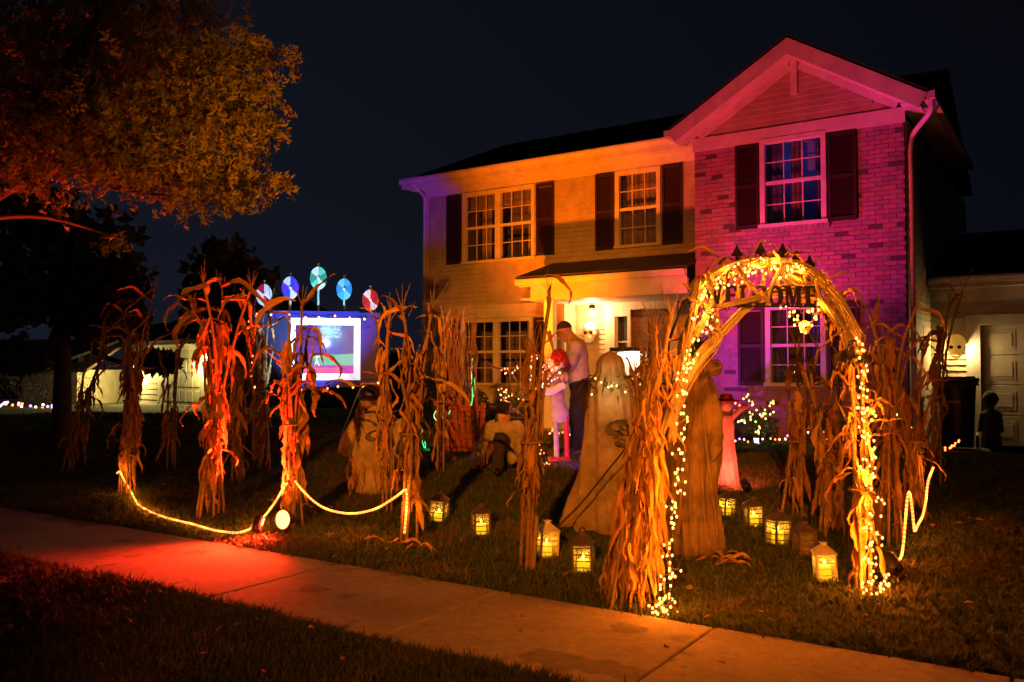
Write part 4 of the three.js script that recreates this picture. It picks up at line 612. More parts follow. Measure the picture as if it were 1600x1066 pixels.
const cap1 = (p, a, b, ra, rb) => { const bx = b.x - a.x, by = b.y - a.y, bz = b.z - a.z, t = clamp(((p.x - a.x) * bx + (p.y - a.y) * by + (p.z - a.z) * bz) / (bx * bx + by * by + bz * bz + 1e-9), 0, 1); return Math.hypot(p.x - a.x - bx * t, p.y - a.y - by * t, p.z - a.z - bz * t) - lerp(ra, rb, t); };
const ell = (p, c, x, y, z) => { const k = Math.hypot((p.x - c.x) / x, (p.y - c.y) / y, (p.z - c.z) / z); return (k - 1) * Math.min(x, y, z); };
const smin = (a, b, k) => { const h = Math.max(k - Math.abs(a - b), 0) / k; return Math.min(a, b) - h * h * k * 0.25; };
function draped(name, label, group, px, py, hpx, sect, o = {}) { // sect: [t, rx, rz, ox] with r and ox in photograph pixels, t = height share
  const b = G(px, py), m = mpp(b), h = hpx * m, turn = o.turn ?? YAW, t = thing(name, label, o.category ?? 'scarecrow', b, turn, group), nf = o.folds ?? 11, amp = o.amp ?? 0.05, ph = o.phase ?? 0;
  const val = (u, k) => { let i = 0; while (i < sect.length - 2 && sect[i + 1][0] < u) i++; const a = sect[i], c = sect[i + 1], f = sst(u, a[0], c[0]); const g = clamp((u - a[0]) / (c[0] - a[0]), 0, 1); return lerp(a[k], c[k], lerp(g, f, 0.5)); };
  const surf = (u, a, out = 0) => { const f = 1 + amp * Math.pow(1 - u * 0.75, 1.2) * (1.25 * (1 - 2 * Math.pow(Math.abs(Math.sin((nf * a + 5.5 * u + ph) / 2)), 0.7)) + 0.6 * Math.sin((nf - 4) * a - 3 * u + 1 + ph) + 0.5 * Math.sin((nf + 6) * a + 5 * u)) + 0.03 * (fbm(a * 2 + 30, u * 9 + ph, 999, 5, 3) - 0.5); return V((val(u, 1) * m * f + out) * Math.sin(a) + val(u, 3) * m, u * h + (u < 0.02 ? 0.012 * Math.sin(nf * a) : 0), (val(u, 2) * m * f + out) * Math.cos(a)); };
  const nu = 56, na = 128, pos = [], uv = [], idx = [];
  for (let i = 0; i <= nu; i++) for (let j = 0; j <= na; j++) { const p = surf(i / nu, (j / na) * 2 * PI); pos.push(p.x, p.y, p.z); uv.push((j / na) * 1.5, (i / nu) * h); if (i && j) { const k = i * (na + 1) + j; idx.push(k - na - 2, k - na - 1, k - 1, k - 1, k - na - 1, k); } }
  const g = new THREE.BufferGeometry(); g.setAttribute('position', new THREE.Float32BufferAttribute(pos, 3)); g.setAttribute('uv', new THREE.Float32BufferAttribute(uv, 2)); g.setIndex(idx); g.computeVertexNormals();
  mesh(o.part ?? 'robe', g, o.mat ?? M.burlap, t, false);
  return { t, m, h, surf, b };
}
function onSurf(geo, fig, u0, a0, size, rot = 0) { // lays a flat shape (xy, centred) on a draped surface
  const g = geo.toNonIndexed ? geo : geo, p = g.attributes.position, c = Math.cos(rot), s = Math.sin(rot);
  for (let i = 0; i < p.count; i++) { const x = p.getX(i) * size, y = p.getY(i) * size, X = x * c - y * s, Y = x * s + y * c; const r = fig.surf(u0, a0).setY(0).length(); const q = fig.surf(clamp(u0 + Y / fig.h, 0, 1), a0 + X / Math.max(0.08, r), 0.014 + p.getZ(i)); p.setXYZ(i, q.x, q.y, q.z); }
  g.computeVertexNormals(); return g;
}
function emblem(fig, u, a, size, mat = M.black) { // slanted interlocked S, o and x
  const word = (ch, s, x, y, sx = 1) => { const g = new TextGeometry(ch, { font: font.serif, size: s, depth: 0.002, curveSegments: 5, bevelEnabled: false }); g.computeBoundingBox(); const b = g.boundingBox; g.translate(-(b.min.x + b.max.x) / 2, -(b.min.y + b.max.y) / 2, 0); g.scale(sx, 1, 1); return g.translate(x, y, 0); };
  mesh('shirt_emblem', onSurf(merge([word('S', 1.15, 0, 0, 1.05), word('o', 0.42, 0.2, 0.2), word('x', 0.42, -0.16, -0.22)]), fig, u, a, size, 0.5), mat, fig.t, false);
}
function garland(fig, u, n, mat, len, colors) { for (let i = 0; i < n; i++) { const a = (i / n) * 6.28 + rr(-0.1, 0.1), p = fig.surf(u + rr(-0.02, 0.02), a, 0.01); putLeaf(fig.t, pick(['hang', 'arch']), p, -a + PI / 2 + rr(-0.5, 0.5), len * rr(0.6, 1.2), mat, 'garland_leaf', 1.2); } }
// left hooded figure with emblem
{
  const f = draped('robed_figure', 'tall hooded figure in a tan robe with a black emblem, left of the arch', 'robed scarecrow figures', 952, 826, 278, [[0, 66, 46, 2], [0.12, 60, 40, 1], [0.3, 52, 33, 4], [0.55, 42, 25, 4], [0.72, 38, 22, 4], [0.81, 35, 20, 3], [0.85, 27, 19, 3], [0.885, 22, 19, 3], [0.925, 22.5, 20, 3], [0.96, 18, 17, 3], [0.985, 10, 10, 3], [1, 0.5, 0.5, 3]], { mat: M.burlap, folds: 7, amp: 0.12 });
  emblem(f, 0.54, 0.3, 0.2);
  const moss = std(C(0.07, 0.05, 0.03), 0.95, { map: T.husk, side: THREE.DoubleSide }); garland(f, 0.84, 40, moss, 0.26); garland(f, 0.8, 34, moss, 0.36);
  // bare branch arm reaching right
  const s = V(0.05, f.h * 0.83, 0.02), e = V(54 * f.m, f.h * 0.93, 0.05); mesh('branch_arm', [tube([s, s.clone().lerp(e, 0.5).add(V(0, -0.05, 0)), e], 0.02, 12, 6), ...[[0.06, 0.12], [0.0, 0.14], [0.1, 0.05], [-0.04, 0.1]].map(([x, y]) => bar(e, e.clone().add(V(x, y, 0.02)), 0.01, 5, 0.004))], M.bark, f.t);
  stringLights('greenish gold bulbs on the dark garland of the left hooded figure', 'string lights on the figures', [[925, 612], [932, 590], [945, 606], [955, 598], [970, 606], [990, 610], [1000, 598]].map(([x, y]) => atDepth(x, y, depth(f.b) - 0.24)), 9, M.bulbGold, { jitter: 0.02, every: 9, color: C(1, 0.8, 0.3), power: 0.02 });
}
// right figure, its back to the street
{
  const f = draped('robed_figure', 'broad figure in a brown draped cloth with green cap, seen through the arch', 'robed scarecrow figures', 1080, 865, 296, [[0, 46, 32, 0], [0.1, 45, 31, 0], [0.35, 43, 29, -2], [0.5, 46, 28, 0], [0.62, 45, 28, 1], [0.74, 42, 26, 1], [0.84, 39, 24, 2], [0.9, 33, 21, 4], [0.95, 20, 17, 10], [1, 13, 13, 14]], { mat: M.burlapDeep, folds: 8, amp: 0.14, phase: 2, part: 'draped_cloth' });
  const hx = 14 * f.m; mesh('head', ball(20 * f.m, hx, f.h + 0.04, 0, 0.9, 1.1, 1), M.burlap, f.t);
  mesh('collar', (() => { const g = new THREE.TorusGeometry(24 * f.m, 9 * f.m, 14, 60), p = g.attributes.position; for (let i = 0; i < p.count; i++) { const a = Math.atan2(p.getY(i), p.getX(i)), k = 1 + 0.12 * Math.sin(9 * a) + 0.08 * Math.sin(17 * a + 1); p.setXYZ(i, p.getX(i) * k, p.getY(i) * k, p.getZ(i) * (1 + 0.5 * Math.sin(13 * a))); } g.rotateX(PI / 2); g.computeVertexNormals(); return g.translate(hx, f.h - 0.03, 0); })(), M.burlap, f.t);
  const cap = mesh('cap', [(() => { const g = new THREE.SphereGeometry(23 * f.m, 24, 12, 0, 6.29, 0, 1.75); g.scale(1.05, 0.95, 1.1); return g.translate(hx, f.h + 0.075, 0); })(), (() => { const g = new THREE.SphereGeometry(16 * f.m, 18, 6, 0, 6.29, 0, 1.2); g.scale(1.1, 0.25, 1.3); return g.translate(hx - 12 * f.m, f.h + 0.085, -22 * f.m); })()], std(C(0.02, 0.22, 0.05), 0.9, { map: T.weave }), f.t);
  mesh('cap_button', ball(0.012, hx, f.h + 0.185, 0), std(C(0.02, 0.1, 0.03), 0.9), cap);
  for (const s of [-1, 1]) { const sh = V(s * 30 * f.m + 4 * f.m, f.h * 0.86, 0.01), el = V(s * 37 * f.m, f.h * 0.63, 0.08), wr = V(s * 28 * f.m, f.h * 0.5, 0.16); mesh('sleeve', (() => { const c = new THREE.CatmullRomCurve3([sh, el, wr]), g = new THREE.TubeGeometry(c, 20, 1, 14, false), p = g.attributes.position, q = V(0, 0, 0); for (let i = 0; i < p.count; i++) { const u = Math.floor(i / 15) / 20, o = c.getPoint(u); q.fromBufferAttribute(p, i).sub(o).multiplyScalar((0.062 - 0.012 * u + 0.006 * Math.sin(u * 26)) * Math.sqrt(Math.max(0, Math.min(1, u * 5) * Math.min(1, (1 - u) * 4)))).add(o); p.setXYZ(i, q.x, q.y, q.z); } g.computeVertexNormals(); return g; })(), M.burlapDeep, f.t); }
  mesh('cloth_fold', [-20, -6, 12, 26].map((x, i) => tube([V(x * 0.3 * f.m + 5 * f.m, f.h * 0.8, 25 * f.m), V(x * f.m * 0.8, f.h * 0.5, 29 * f.m), V(x * 1.3 * f.m, f.h * 0.12, 31 * f.m)], 0.014, 20, 8)), M.burlapDeep, f.t);
  putLeaf(f.t, 'up', V(hx + 10 * f.m, f.h + 0.1, -0.05), 0.6, 0.28, std(C(0.15, 0.06, 0.3), 0.8, { side: THREE.DoubleSide }), 'feather');
}
// pink gowned figure
{
  const f = draped('robed_figure', 'small pink gowned figure with wide red hat behind the brown draped figure', 'robed scarecrow figures', 1131, 759, 118, [[0, 23, 20, 0], [0.3, 20, 16, 0], [0.6, 17, 13, 0], [0.8, 16, 12, 1], [0.92, 14, 10, 1], [0.97, 6, 6, 2], [1, 4, 4, 2]], { mat: M.pinkCloth, folds: 8, amp: 0.05, part: 'gown' });
  mesh('head', ball(10 * f.m, 4 * f.m, f.h + 8 * f.m, 0, 1, 1.15, 1), M.cloth, f.t);
  mesh('hat', [(() => { const g = lathe([[0.001, 12 * f.m], [9 * f.m, 10 * f.m], [11 * f.m, 0], [22 * f.m, -1 * f.m], [22 * f.m, 0.5 * f.m], [12 * f.m, 2 * f.m]], 28); return g.translate(5 * f.m, f.h + 14 * f.m, 0); })()], std(C(0.5, 0.02, 0.02), 0.8), f.t);
  mesh('hat_band', at(new THREE.TorusGeometry(11 * f.m, 2 * f.m, 8, 24), 5 * f.m, f.h + 16 * f.m, 0, PI / 2, 0, 0), std(C(0.06, 0.03, 0.2), 0.8), f.t);
  mesh('arm', [tube([V(10 * f.m, f.h * 0.86, 0), V(20 * f.m, f.h * 0.97, 0.04), V(34 * f.m, f.h * 1.06, 0.05)], 0.032, 14, 10), ...[-1, 0, 1, 2].map((k) => bar(V(34 * f.m, f.h * 1.06, 0.05), V(40 * f.m, f.h * 1.06 + k * 0.018, 0.05 + k * 0.008), 0.009, 6, 0.006))], M.pinkCloth, f.t);
}
// dummy in a sports shirt and dark round cap, left
{
  const f = draped('scarecrow', 'slumped scarecrow in a pale emblem shirt with dark round cap, left of the red chair', 'seated and crouching scarecrows', 590, 770, 150, [[0, 34, 26, 0], [0.2, 36, 26, 0], [0.34, 40, 26, 0], [0.4, 46, 28, 2], [0.55, 42, 25, 3], [0.7, 36, 22, 3], [0.8, 26, 18, 0], [0.86, 12, 12, -4], [1, 9, 9, -10]], { mat: M.cloth, folds: 9, amp: 0.05, part: 'shirt' });
  emblem(f, 0.56, 0.1, 0.2);
  mesh('head', ball(17 * f.m, -12 * f.m, f.h * 0.98, 0, 1, 1.05, 1), M.burlap, f.t);
  mesh('cap', [(() => { const g = new THREE.SphereGeometry(19 * f.m, 22, 12, 0, 6.29, 0, 1.9); return g.translate(-12 * f.m, f.h, 0); })(), (() => { const g = new THREE.SphereGeometry(15 * f.m, 16, 6, 0, 6.29, 0, 1.2); g.scale(1.1, 0.25, 1.3); return g.translate(-14 * f.m, f.h * 0.99, 19 * f.m); })()], M.black, f.t);
  mesh('shirt_braid', [tube([f.surf(0.84, 0.1, 0.012), f.surf(0.7, 0.06, 0.012), f.surf(0.45, 0.04, 0.012)], 0.009, 16, 6), tube([f.surf(0.83, -1.2, 0.02), f.surf(0.845, -0.4, 0.02), f.surf(0.84, 0.6, 0.02), f.surf(0.83, 1.3, 0.02)], 0.012, 16, 6)], M.black, f.t);
  for (const s of [-1, 1]) mesh('sleeve', (() => { const c = new THREE.CatmullRomCurve3([V(s * 30 * f.m, f.h * 0.74, 0), V(s * 45 * f.m, f.h * 0.55, 0.05), V(s * 50 * f.m, f.h * 0.4, 0.1)]), g = new THREE.TubeGeometry(c, 12, 0.085, 14, false); return g; })(), M.cloth, f.t);
  for (let i = 0; i < 26; i++) putLeaf(f.t, 'hang', f.surf(rr(0.25, 0.4), rr(-1.8, 1.8), 0.02), rr(0, 6.28), rr(0.25, 0.42), pick([M.husk, M.huskPale]), 'straw');
  for (let i = 0; i < 12; i++) putLeaf(f.t, 'hang', V(-26 * f.m + rr(-0.05, 0.05), f.h * rr(0.85, 1), rr(-0.1, 0.1)), PI + rr(-0.6, 0.6), rr(0.3, 0.5), M.huskDark, 'straw_hair');
}
// crouching dummy right of the chair
{
  const b = G(790, 736), t = thing('scarecrow', 'crouching scarecrow with black hat and pale sleeves between chair and stake', 'scarecrow', b, YAW, 'seated and crouching scarecrows'), dark = std(C(0.03, 0.03, 0.04), 0.9), skin = std(C(0.55, 0.36, 0.26), 0.8);
  const J = { pel: V(0.1, 0.16, 0), ch: V(-0.02, 0.46, 0.06), nk: V(-0.03, 0.58, 0.1), hd: V(-0.02, 0.7, 0.13) }, A2 = [[V(-0.17, 0.53, 0.06), V(-0.3, 0.33, 0.12), V(-0.38, 0.08, 0.2)], [V(0.14, 0.53, 0.06), V(0.2, 0.32, 0.2), V(0.1, 0.2, 0.34)]], L2 = [[V(0.02, 0.16, 0.06), V(-0.06, 0.42, 0.34), V(-0.1, 0.05, 0.42)], [V(0.2, 0.16, 0.06), V(0.3, 0.36, 0.3), V(0.36, 0.05, 0.36)]];
  const all = (p, g, torso, arms, legs, head) => { let d = 9; if (torso) { d = cap1(p, J.pel, J.ch, 0.15 + g, 0.155 + g); d = smin(d, cap1(p, A2[0][0], A2[1][0], 0.075 + g, 0.075 + g), 0.08); } if (arms) for (const [a, e, w] of A2) { d = smin(d, cap1(p, a, e, 0.06 + g, 0.05 + g), 0.05); d = smin(d, cap1(p, e, w, 0.05 + g, (arms > 1 ? 0.06 : 0.035) + g), 0.03); } if (legs) for (const [a, k, f] of L2) { d = smin(d, cap1(p, a, k, 0.09 + g, 0.07 + g), 0.06); d = smin(d, cap1(p, k, f, 0.065 + g, 0.05 + g), 0.03); } if (head) { d = smin(d, cap1(p, J.nk, J.hd, 0.055, 0.06), 0.03); d = smin(d, ell(p, J.hd, 0.085, 0.11, 0.1), 0.03); d = smin(d, ell(p, V(J.hd.x, J.hd.y - 0.02, J.hd.z + 0.1), 0.018, 0.028, 0.024), 0.02); for (const s of [-1, 1]) d = Math.max(d, -ell(p, V(J.hd.x + s * 0.036, J.hd.y + 0.015, J.hd.z + 0.1), 0.016, 0.012, 0.02)); } return d; };
  mesh('body', sdf((p) => all(p, 0, 1, 1, 1, 1), V(0, 0.38, 0.15), 0.52, 84), skin, t);
  const wob = (p) => 0.008 * Math.sin(p.y * 38 + p.x * 22) + 0.006 * Math.sin(p.x * 41 - p.z * 30);
  mesh('shirt', sdf((p) => Math.max(all(p, 0.022, 1, 2, 0, 0) + wob(p), 0.1 - p.y, -cap1(p, J.nk, J.hd, 0.075, 0.075)), V(0, 0.38, 0.15), 0.52, 84), M.cloth, t);
  mesh('trousers', sdf((p) => Math.max(Math.min(all(p, 0.018, 0, 0, 1, 0), ell(p, J.pel, 0.2, 0.15, 0.18)) + wob(p), 0.04 - p.y, p.y - 0.5), V(0, 0.38, 0.15), 0.52, 76), dark, t);
  mesh('hat', at(lathe([[0.001, 0.11], [0.085, 0.1], [0.1, 0.01], [0.19, -0.005], [0.19, 0.008], [0.11, 0.022]], 26), J.hd.x, J.hd.y + 0.065, J.hd.z - 0.01, 0.15, 0, -0.12), M.black, t);
  const hair = Array.from({ length: 26 }, () => { const a = rr(2.2, 7.2), x = J.hd.x + Math.cos(a) * 0.085, z = J.hd.z - Math.abs(Math.sin(a)) * 0.08; return tube([V(x, J.hd.y + 0.05, z), V(x * 1.15, J.hd.y - 0.08, z), V(x * 1.2 + rr(-0.03, 0.03), J.hd.y - rr(0.16, 0.24), z)], 0.014, 8, 5); }); mesh('hair', hair, dark, t);
  for (const [, , f] of L2) mesh('shoe', ball(0.06, f.x, 0.045, f.z + 0.05, 0.85, 0.75, 1.7, 14), M.black, t);
}
// red haired clown dummy that the man steadies
{
  const b = G(876, 722), m = mpp(b), Y = (py) => (722 - py) * m, X = (px) => (px - 876) * m, t = thing('clown_scarecrow', 'red haired clown figure with one pale leg and one red leg, held by the man', 'scarecrow', b, YAW);
  mesh('face', ball(15 * m, X(866), Y(570), 0, 1, 1.15, 1), std(C(0.8, 0.74, 0.7), 0.7), t);
  mesh('nose', ball(4 * m, X(852), Y(571), 0.02), std(C(0.7, 0.02, 0.02), 0.4), t);
  const hair = []; for (let i = 0; i < 70; i++) { const a = rr(0, 6.28), e = rr(-0.4, 1.5); hair.push(ball(rr(4, 6.5) * m, X(873) + Math.cos(a) * Math.cos(e) * 11 * m, Y(564) + Math.sin(e) * 14 * m, Math.sin(a) * Math.cos(e) * 13 * m, 1, 1, 1, 8)); } mesh('hair', hair, std(C(0.28, 0.012, 0.008), 0.95), t);
  const prof = [[586, 868, 6], [598, 869, 10], [618, 870, 11], [638, 873, 12], [650, 876, 14], [660, 877, 12]]; const pts = prof.map(([y, x]) => V(X(x), Y(y), 0)), cv = new THREE.CatmullRomCurve3(pts), g = new THREE.TubeGeometry(cv, 24, 1, 24, false), p = g.attributes.position, q = V(0, 0, 0); for (let i = 0; i < p.count; i++) { const u = Math.floor(i / 25) / 24, k = Math.min(4.999, u * 5), r = lerp(prof[Math.floor(k)][2], prof[Math.floor(k) + 1][2], k % 1) * m * (1 + 0.06 * Math.sin(i * 1.7)), o = cv.getPoint(u); q.fromBufferAttribute(p, i).sub(o).multiplyScalar(r).add(o); p.setXYZ(i, q.x, q.y, lerp(q.z, 0, 0.2)); } g.computeVertexNormals(); mesh('tunic', g, std(C(0.75, 0.68, 0.75), 0.9, { map: T.weave }), t);
  mesh('ruff', (() => { const r = new THREE.TorusGeometry(16 * m, 5 * m, 10, 48), pp = r.attributes.position; for (let i = 0; i < pp.count; i++) { const a = Math.atan2(pp.getY(i), pp.getX(i)); pp.setZ(i, pp.getZ(i) + 5 * m * Math.sin(14 * a)); } r.rotateX(PI / 2); r.computeVertexNormals(); return r.translate(X(868), Y(590), 0); })(), M.cloth, t);
  for (const [x0, y0, x1, y1] of [[868, 655, 870, 720], [884, 650, 886, 718]]) { const leg = sub('leg', t), n = 1; for (let i = 0; i < n; i++) mesh('stocking', bar(V(X(lerp(x0, x1, i / n)), Y(lerp(y0, y1, i / n)), 0.03), V(X(lerp(x0, x1, (i + 1) / n)), Y(lerp(y0, y1, (i + 1) / n)), 0.03), 4.2 * m, 12), x0 > 875 ? std(C(0.45, 0.03, 0.03), 0.8) : M.cloth, leg); mesh('shoe', ball(7 * m, X(x1) - 4 * m, 0.03, 0.06, 1.6, 0.7, 1, 12), std(C(0.4, 0.02, 0.02), 0.5), leg); }
  mesh('arm', [tube([V(X(880), Y(602), 0.08), V(X(858), Y(612), 0.16), V(X(838), Y(604), 0.2)], 0.05, 14, 10)], std(C(0.75, 0.68, 0.75), 0.9), t);
  const a = atDepth(857, 517, depth(b)), e = atDepth(867, 560, depth(b)), bat = thing('baseball_bat', 'brown wooden baseball bat propped above the clown figure', 'baseball bat', e, 0), d = a.clone().sub(e), bg = lathe([[0.001, 0], [0.022, 0.002], [0.022, 0.02], [0.014, 0.03], [0.013, 0.12], [0.03, d.length() * 0.8], [0.032, d.length() * 0.97], [0.02, d.length()], [0.001, d.length()]], 16); bg.applyQuaternion(new THREE.Quaternion().setFromUnitVectors(UP, d.normalize())); mesh('barrel', bg, std(C(0.4, 0.18, 0.06), 0.5, { map: T.wood }), bat);
}

// ================================================================ the man
{
  const b = G(906, 712), h = (712 - 496) * mpp(b), t = thing('person', 'man in a pale t-shirt, dark trousers and glasses bending his head over the clown figure', 'person', b, PI + 0.58), S = h / 1.86;
  const J = { pel: V(0, 0.98, 0), ch: V(0.03, 1.34, 0), nk: V(0.09, 1.52, 0), hd: V(0.2, 1.67, 0) };
  const L = [1, -1].map((s) => ({ hip: V(0, 0.93, s * 0.1), kn: V(0.04 + 0.02 * s, 0.5, s * 0.12), an: V(-0.02 + 0.05 * s, 0.09, s * 0.13), toe: V(0.16 + 0.05 * s, 0.035, s * 0.15), sh: V(0.06, 1.46, s * 0.19), el: s > 0 ? V(0.13, 1.17, 0.25) : V(0.14, 1.18, -0.24), wr: s > 0 ? V(0.35, 1.0, 0.12) : V(0.34, 1.08, -0.1) }));
  const torso = (p, g = 0) => smin(smin(ell(p, V(J.ch.x, 1.32, 0), 0.13 + g, 0.24, 0.185 + g), ell(p, V(0.01, 1.02, 0), 0.13 + g, 0.2, 0.17 + g), 0.12), ell(p, V(0.06, 1.46, 0), 0.1 + g, 0.09 + g, 0.2 + g), 0.08);
  const arm = (p, l) => smin(cap1(p, l.sh, l.el, 0.06, 0.045), cap1(p, l.el, l.wr, 0.046, 0.03), 0.03);
  const leg = (p, l, g = 0) => smin(cap1(p, l.hip, l.kn, 0.092 + g, 0.062 + g), cap1(p, l.kn, l.an, 0.062 + g, 0.042 + g), 0.03);
  const body = (p) => { let d = torso(p); d = smin(d, cap1(p, V(0.07, 1.46, 0), V(0.16, 1.6, 0), 0.062, 0.055), 0.05); for (const l of L) { d = smin(d, arm(p, l), 0.05); d = smin(d, leg(p, l), 0.05); d = smin(d, cap1(p, l.an, l.toe, 0.045, 0.035), 0.03); } return d; };
  const hq = new THREE.Quaternion().setFromEuler(new THREE.Euler(0, 0, -0.5)).invert(), hp = V(0, 0, 0);
  const head = (p) => { hp.copy(p).sub(J.hd).applyQuaternion(hq); let d = ell(hp, V(-0.01, 0.03, 0), 0.1, 0.105, 0.078); d = smin(d, ell(hp, V(0.035, -0.045, 0), 0.06, 0.085, 0.06), 0.05); d = smin(d, ell(hp, V(0.055, -0.1, 0), 0.032, 0.026, 0.034), 0.03); d = smin(d, cap1(hp, V(0.09, 0.012, 0), V(0.118, -0.032, 0), 0.008, 0.015), 0.015); d = smin(d, ell(hp, V(0.085, 0.028, 0), 0.016, 0.012, 0.05), 0.02); for (const s of [-1, 1]) { d = Math.max(d, -ell(hp, V(0.098, 0.008, s * 0.033), 0.014, 0.012, 0.018)); d = smin(d, ell(hp, V(-0.005, -0.01, s * 0.08), 0.024, 0.034, 0.012), 0.006); } d = smin(d, ell(hp, V(0.086, -0.062, 0), 0.012, 0.006, 0.024), 0.008); return smin(d, cap1(hp, V(-0.035, -0.07, 0), V(-0.06, -0.16, 0), 0.058, 0.06), 0.03); };
  const hand = (s, w, dir) => { const side = V(-dir.z, 0, dir.x).normalize(), upv = side.clone().cross(dir).normalize(), at2 = (f, u, v) => w.clone().addScaledVector(dir, f).addScaledVector(side, u).addScaledVector(upv, v), bones = [[at2(0, 0, 0), at2(0.085, 0.0, 0), 0.03, 0.032], [at2(0.07, -0.022, 0), at2(0.09, 0.022, 0), 0.02, 0.02]]; [[-0.028, 0.062], [-0.01, 0.074], [0.009, 0.07], [0.027, 0.054]].forEach(([u, l], i) => { const a = at2(0.095, u, 0), m = at2(0.095 + l * 0.55, u * 1.1, -0.008), e = at2(0.095 + l * 0.85, u * 1.1, -0.035); bones.push([a, m, 0.0105, 0.0095], [m, e, 0.0095, 0.008]); }); bones.push([at2(0.03, -0.028 * s, -0.01), at2(0.065, -0.055 * s, -0.025), 0.014, 0.011], [at2(0.065, -0.055 * s, -0.025), at2(0.095, -0.052 * s, -0.04), 0.011, 0.009]); return (p) => { let d = 1; for (const [a, e, x, y] of bones) d = smin(d, cap1(p, a, e, x, y), 0.007); return d; }; };
  const skinM = std(C(0.3, 0.17, 0.11), 0.6), sk = (g) => g.scale(S, S, S);
  const parts = [sdf(body, V(0.05, 0.82, 0), 0.86, 112), sdf(head, J.hd.clone(), 0.2, 76)];
  L.forEach((l, i) => { const s = i ? -1 : 1, d = l.wr.clone().sub(l.el).normalize(); parts.push(sdf(hand(s, l.wr.clone(), d), l.wr.clone().addScaledVector(d, 0.08), 0.14, 72)); });
  const bodyM = mesh('body', merge(parts.map(sk)), skinM, t);
  const hem = 0.9;
  mesh('tshirt', sk(sdf((p) => { let d = torso(p, 0.016) - 0.008 * Math.sin(p.y * 34 + p.z * 9) * 0.4; for (const l of L) { const e = l.sh.clone().lerp(l.el, 0.72); d = smin(d, cap1(p, l.sh, e, 0.082, 0.072), 0.04); } d = Math.max(d, hem + 0.02 * Math.sin(p.z * 14) - p.y); return Math.max(d, -cap1(p, V(0.1, 1.5, 0), V(0.2, 1.66, 0), 0.07, 0.07)); }, V(0.05, 1.2, 0), 0.42, 84)), std(C(0.82, 0.76, 0.7), 0.95, { map: T.weave }), t);
  mesh('trousers', sk(sdf((p) => { let d = ell(p, V(0, 0.96, 0), 0.15, 0.13, 0.185); for (const l of L) d = smin(d, leg(p, l, 0.022) + 0.004 * Math.sin(p.y * 40), 0.05); return Math.max(d, 0.06 - p.y, p.y - 1.03); }, V(0, 0.55, 0), 0.56, 96)), std(C(0.02, 0.02, 0.03), 0.9, { map: T.weave }), t);
  L.forEach((l) => mesh('shoe', sk(sdf((p) => Math.max(smin(cap1(p, l.an, l.toe, 0.062, 0.048), ell(p, l.toe, 0.07, 0.05, 0.055), 0.03), -p.y), l.an.clone().lerp(l.toe, 0.5), 0.2, 40)), M.black, t));
  const hm = (g) => sk(g.applyQuaternion(hq.clone().invert()).translate(J.hd.x, J.hd.y, J.hd.z));
  mesh('hair', hm((() => { const g = new THREE.SphereGeometry(1, 28, 16, 0, 6.29, 0, 1.5); g.scale(0.107, 0.111, 0.085); g.rotateZ(0.35); return g.translate(-0.014, 0.032, 0); })()), std(C(0.03, 0.02, 0.015), 0.95, { bumpMap: T.fine, bumpScale: 0.004 }), bodyM);
  mesh('glasses', hm(merge([...[-1, 1].map((s) => at(new THREE.TorusGeometry(0.022, 0.0028, 6, 20), 0.108, 0.008, s * 0.033, 0, PI / 2, 0)), ...[-1, 1].map((s) => bar(V(0.106, 0.012, s * 0.055), V(0.0, 0.01, s * 0.084), 0.0025, 6))])), M.black, t);
}
// ================================================================ red chair
{
  const b = G(735, 727), t = thing('garden_chair', 'red wooden slatted garden chair with fanned back turned to the street', 'chair', b, YAW + PI - 0.25), m = std(C(0.5, 0.13, 0.04), 0.55, { map: T.wood }), H = 0.82;
  const tilt = 0.38; for (let i = 0; i < 7; i++) { const u = i - 3, g = rbox(0.058, H * (1 - 0.018 * u * u), 0.02, 0.006, 0, (H * (1 - 0.018 * u * u)) / 2, 0); g.rotateZ(-u * 0.045); g.rotateX(-tilt); mesh('back_slat', g.translate(u * 0.073, 0.2, -0.22), m, t); }
  for (const y of [0.22, 0.62]) { const g = box(0.58, 0.06, 0.025, 0, y, -0.022); g.rotateX(-tilt); mesh('back_rail', g.translate(0, 0.2, -0.22), m, t); }
  for (let i = 0; i < 5; i++) mesh('seat_slat', rbox(0.54, 0.02, 0.085, 0.005, 0, 0.24 + i * 0.03, -0.16 + i * 0.1, -0.25, 0, 0), m, t);
  for (const s of [-1, 1]) { mesh('arm', rbox(0.12, 0.022, 0.72, 0.006, s * 0.34, 0.56, -0.02), m, t); mesh('leg', rbox(0.09, 0.56, 0.024, 0.005, s * 0.31, 0.28, 0.28), m, t); mesh('leg', rbox(0.024, 0.11, 0.95, 0.005, s * 0.285, 0.2, -0.1, -0.32, 0, 0), m, t); mesh('leg', rbox(0.024, 0.5, 0.07, 0.005, s * 0.3, 0.3, -0.3), m, t); }
}
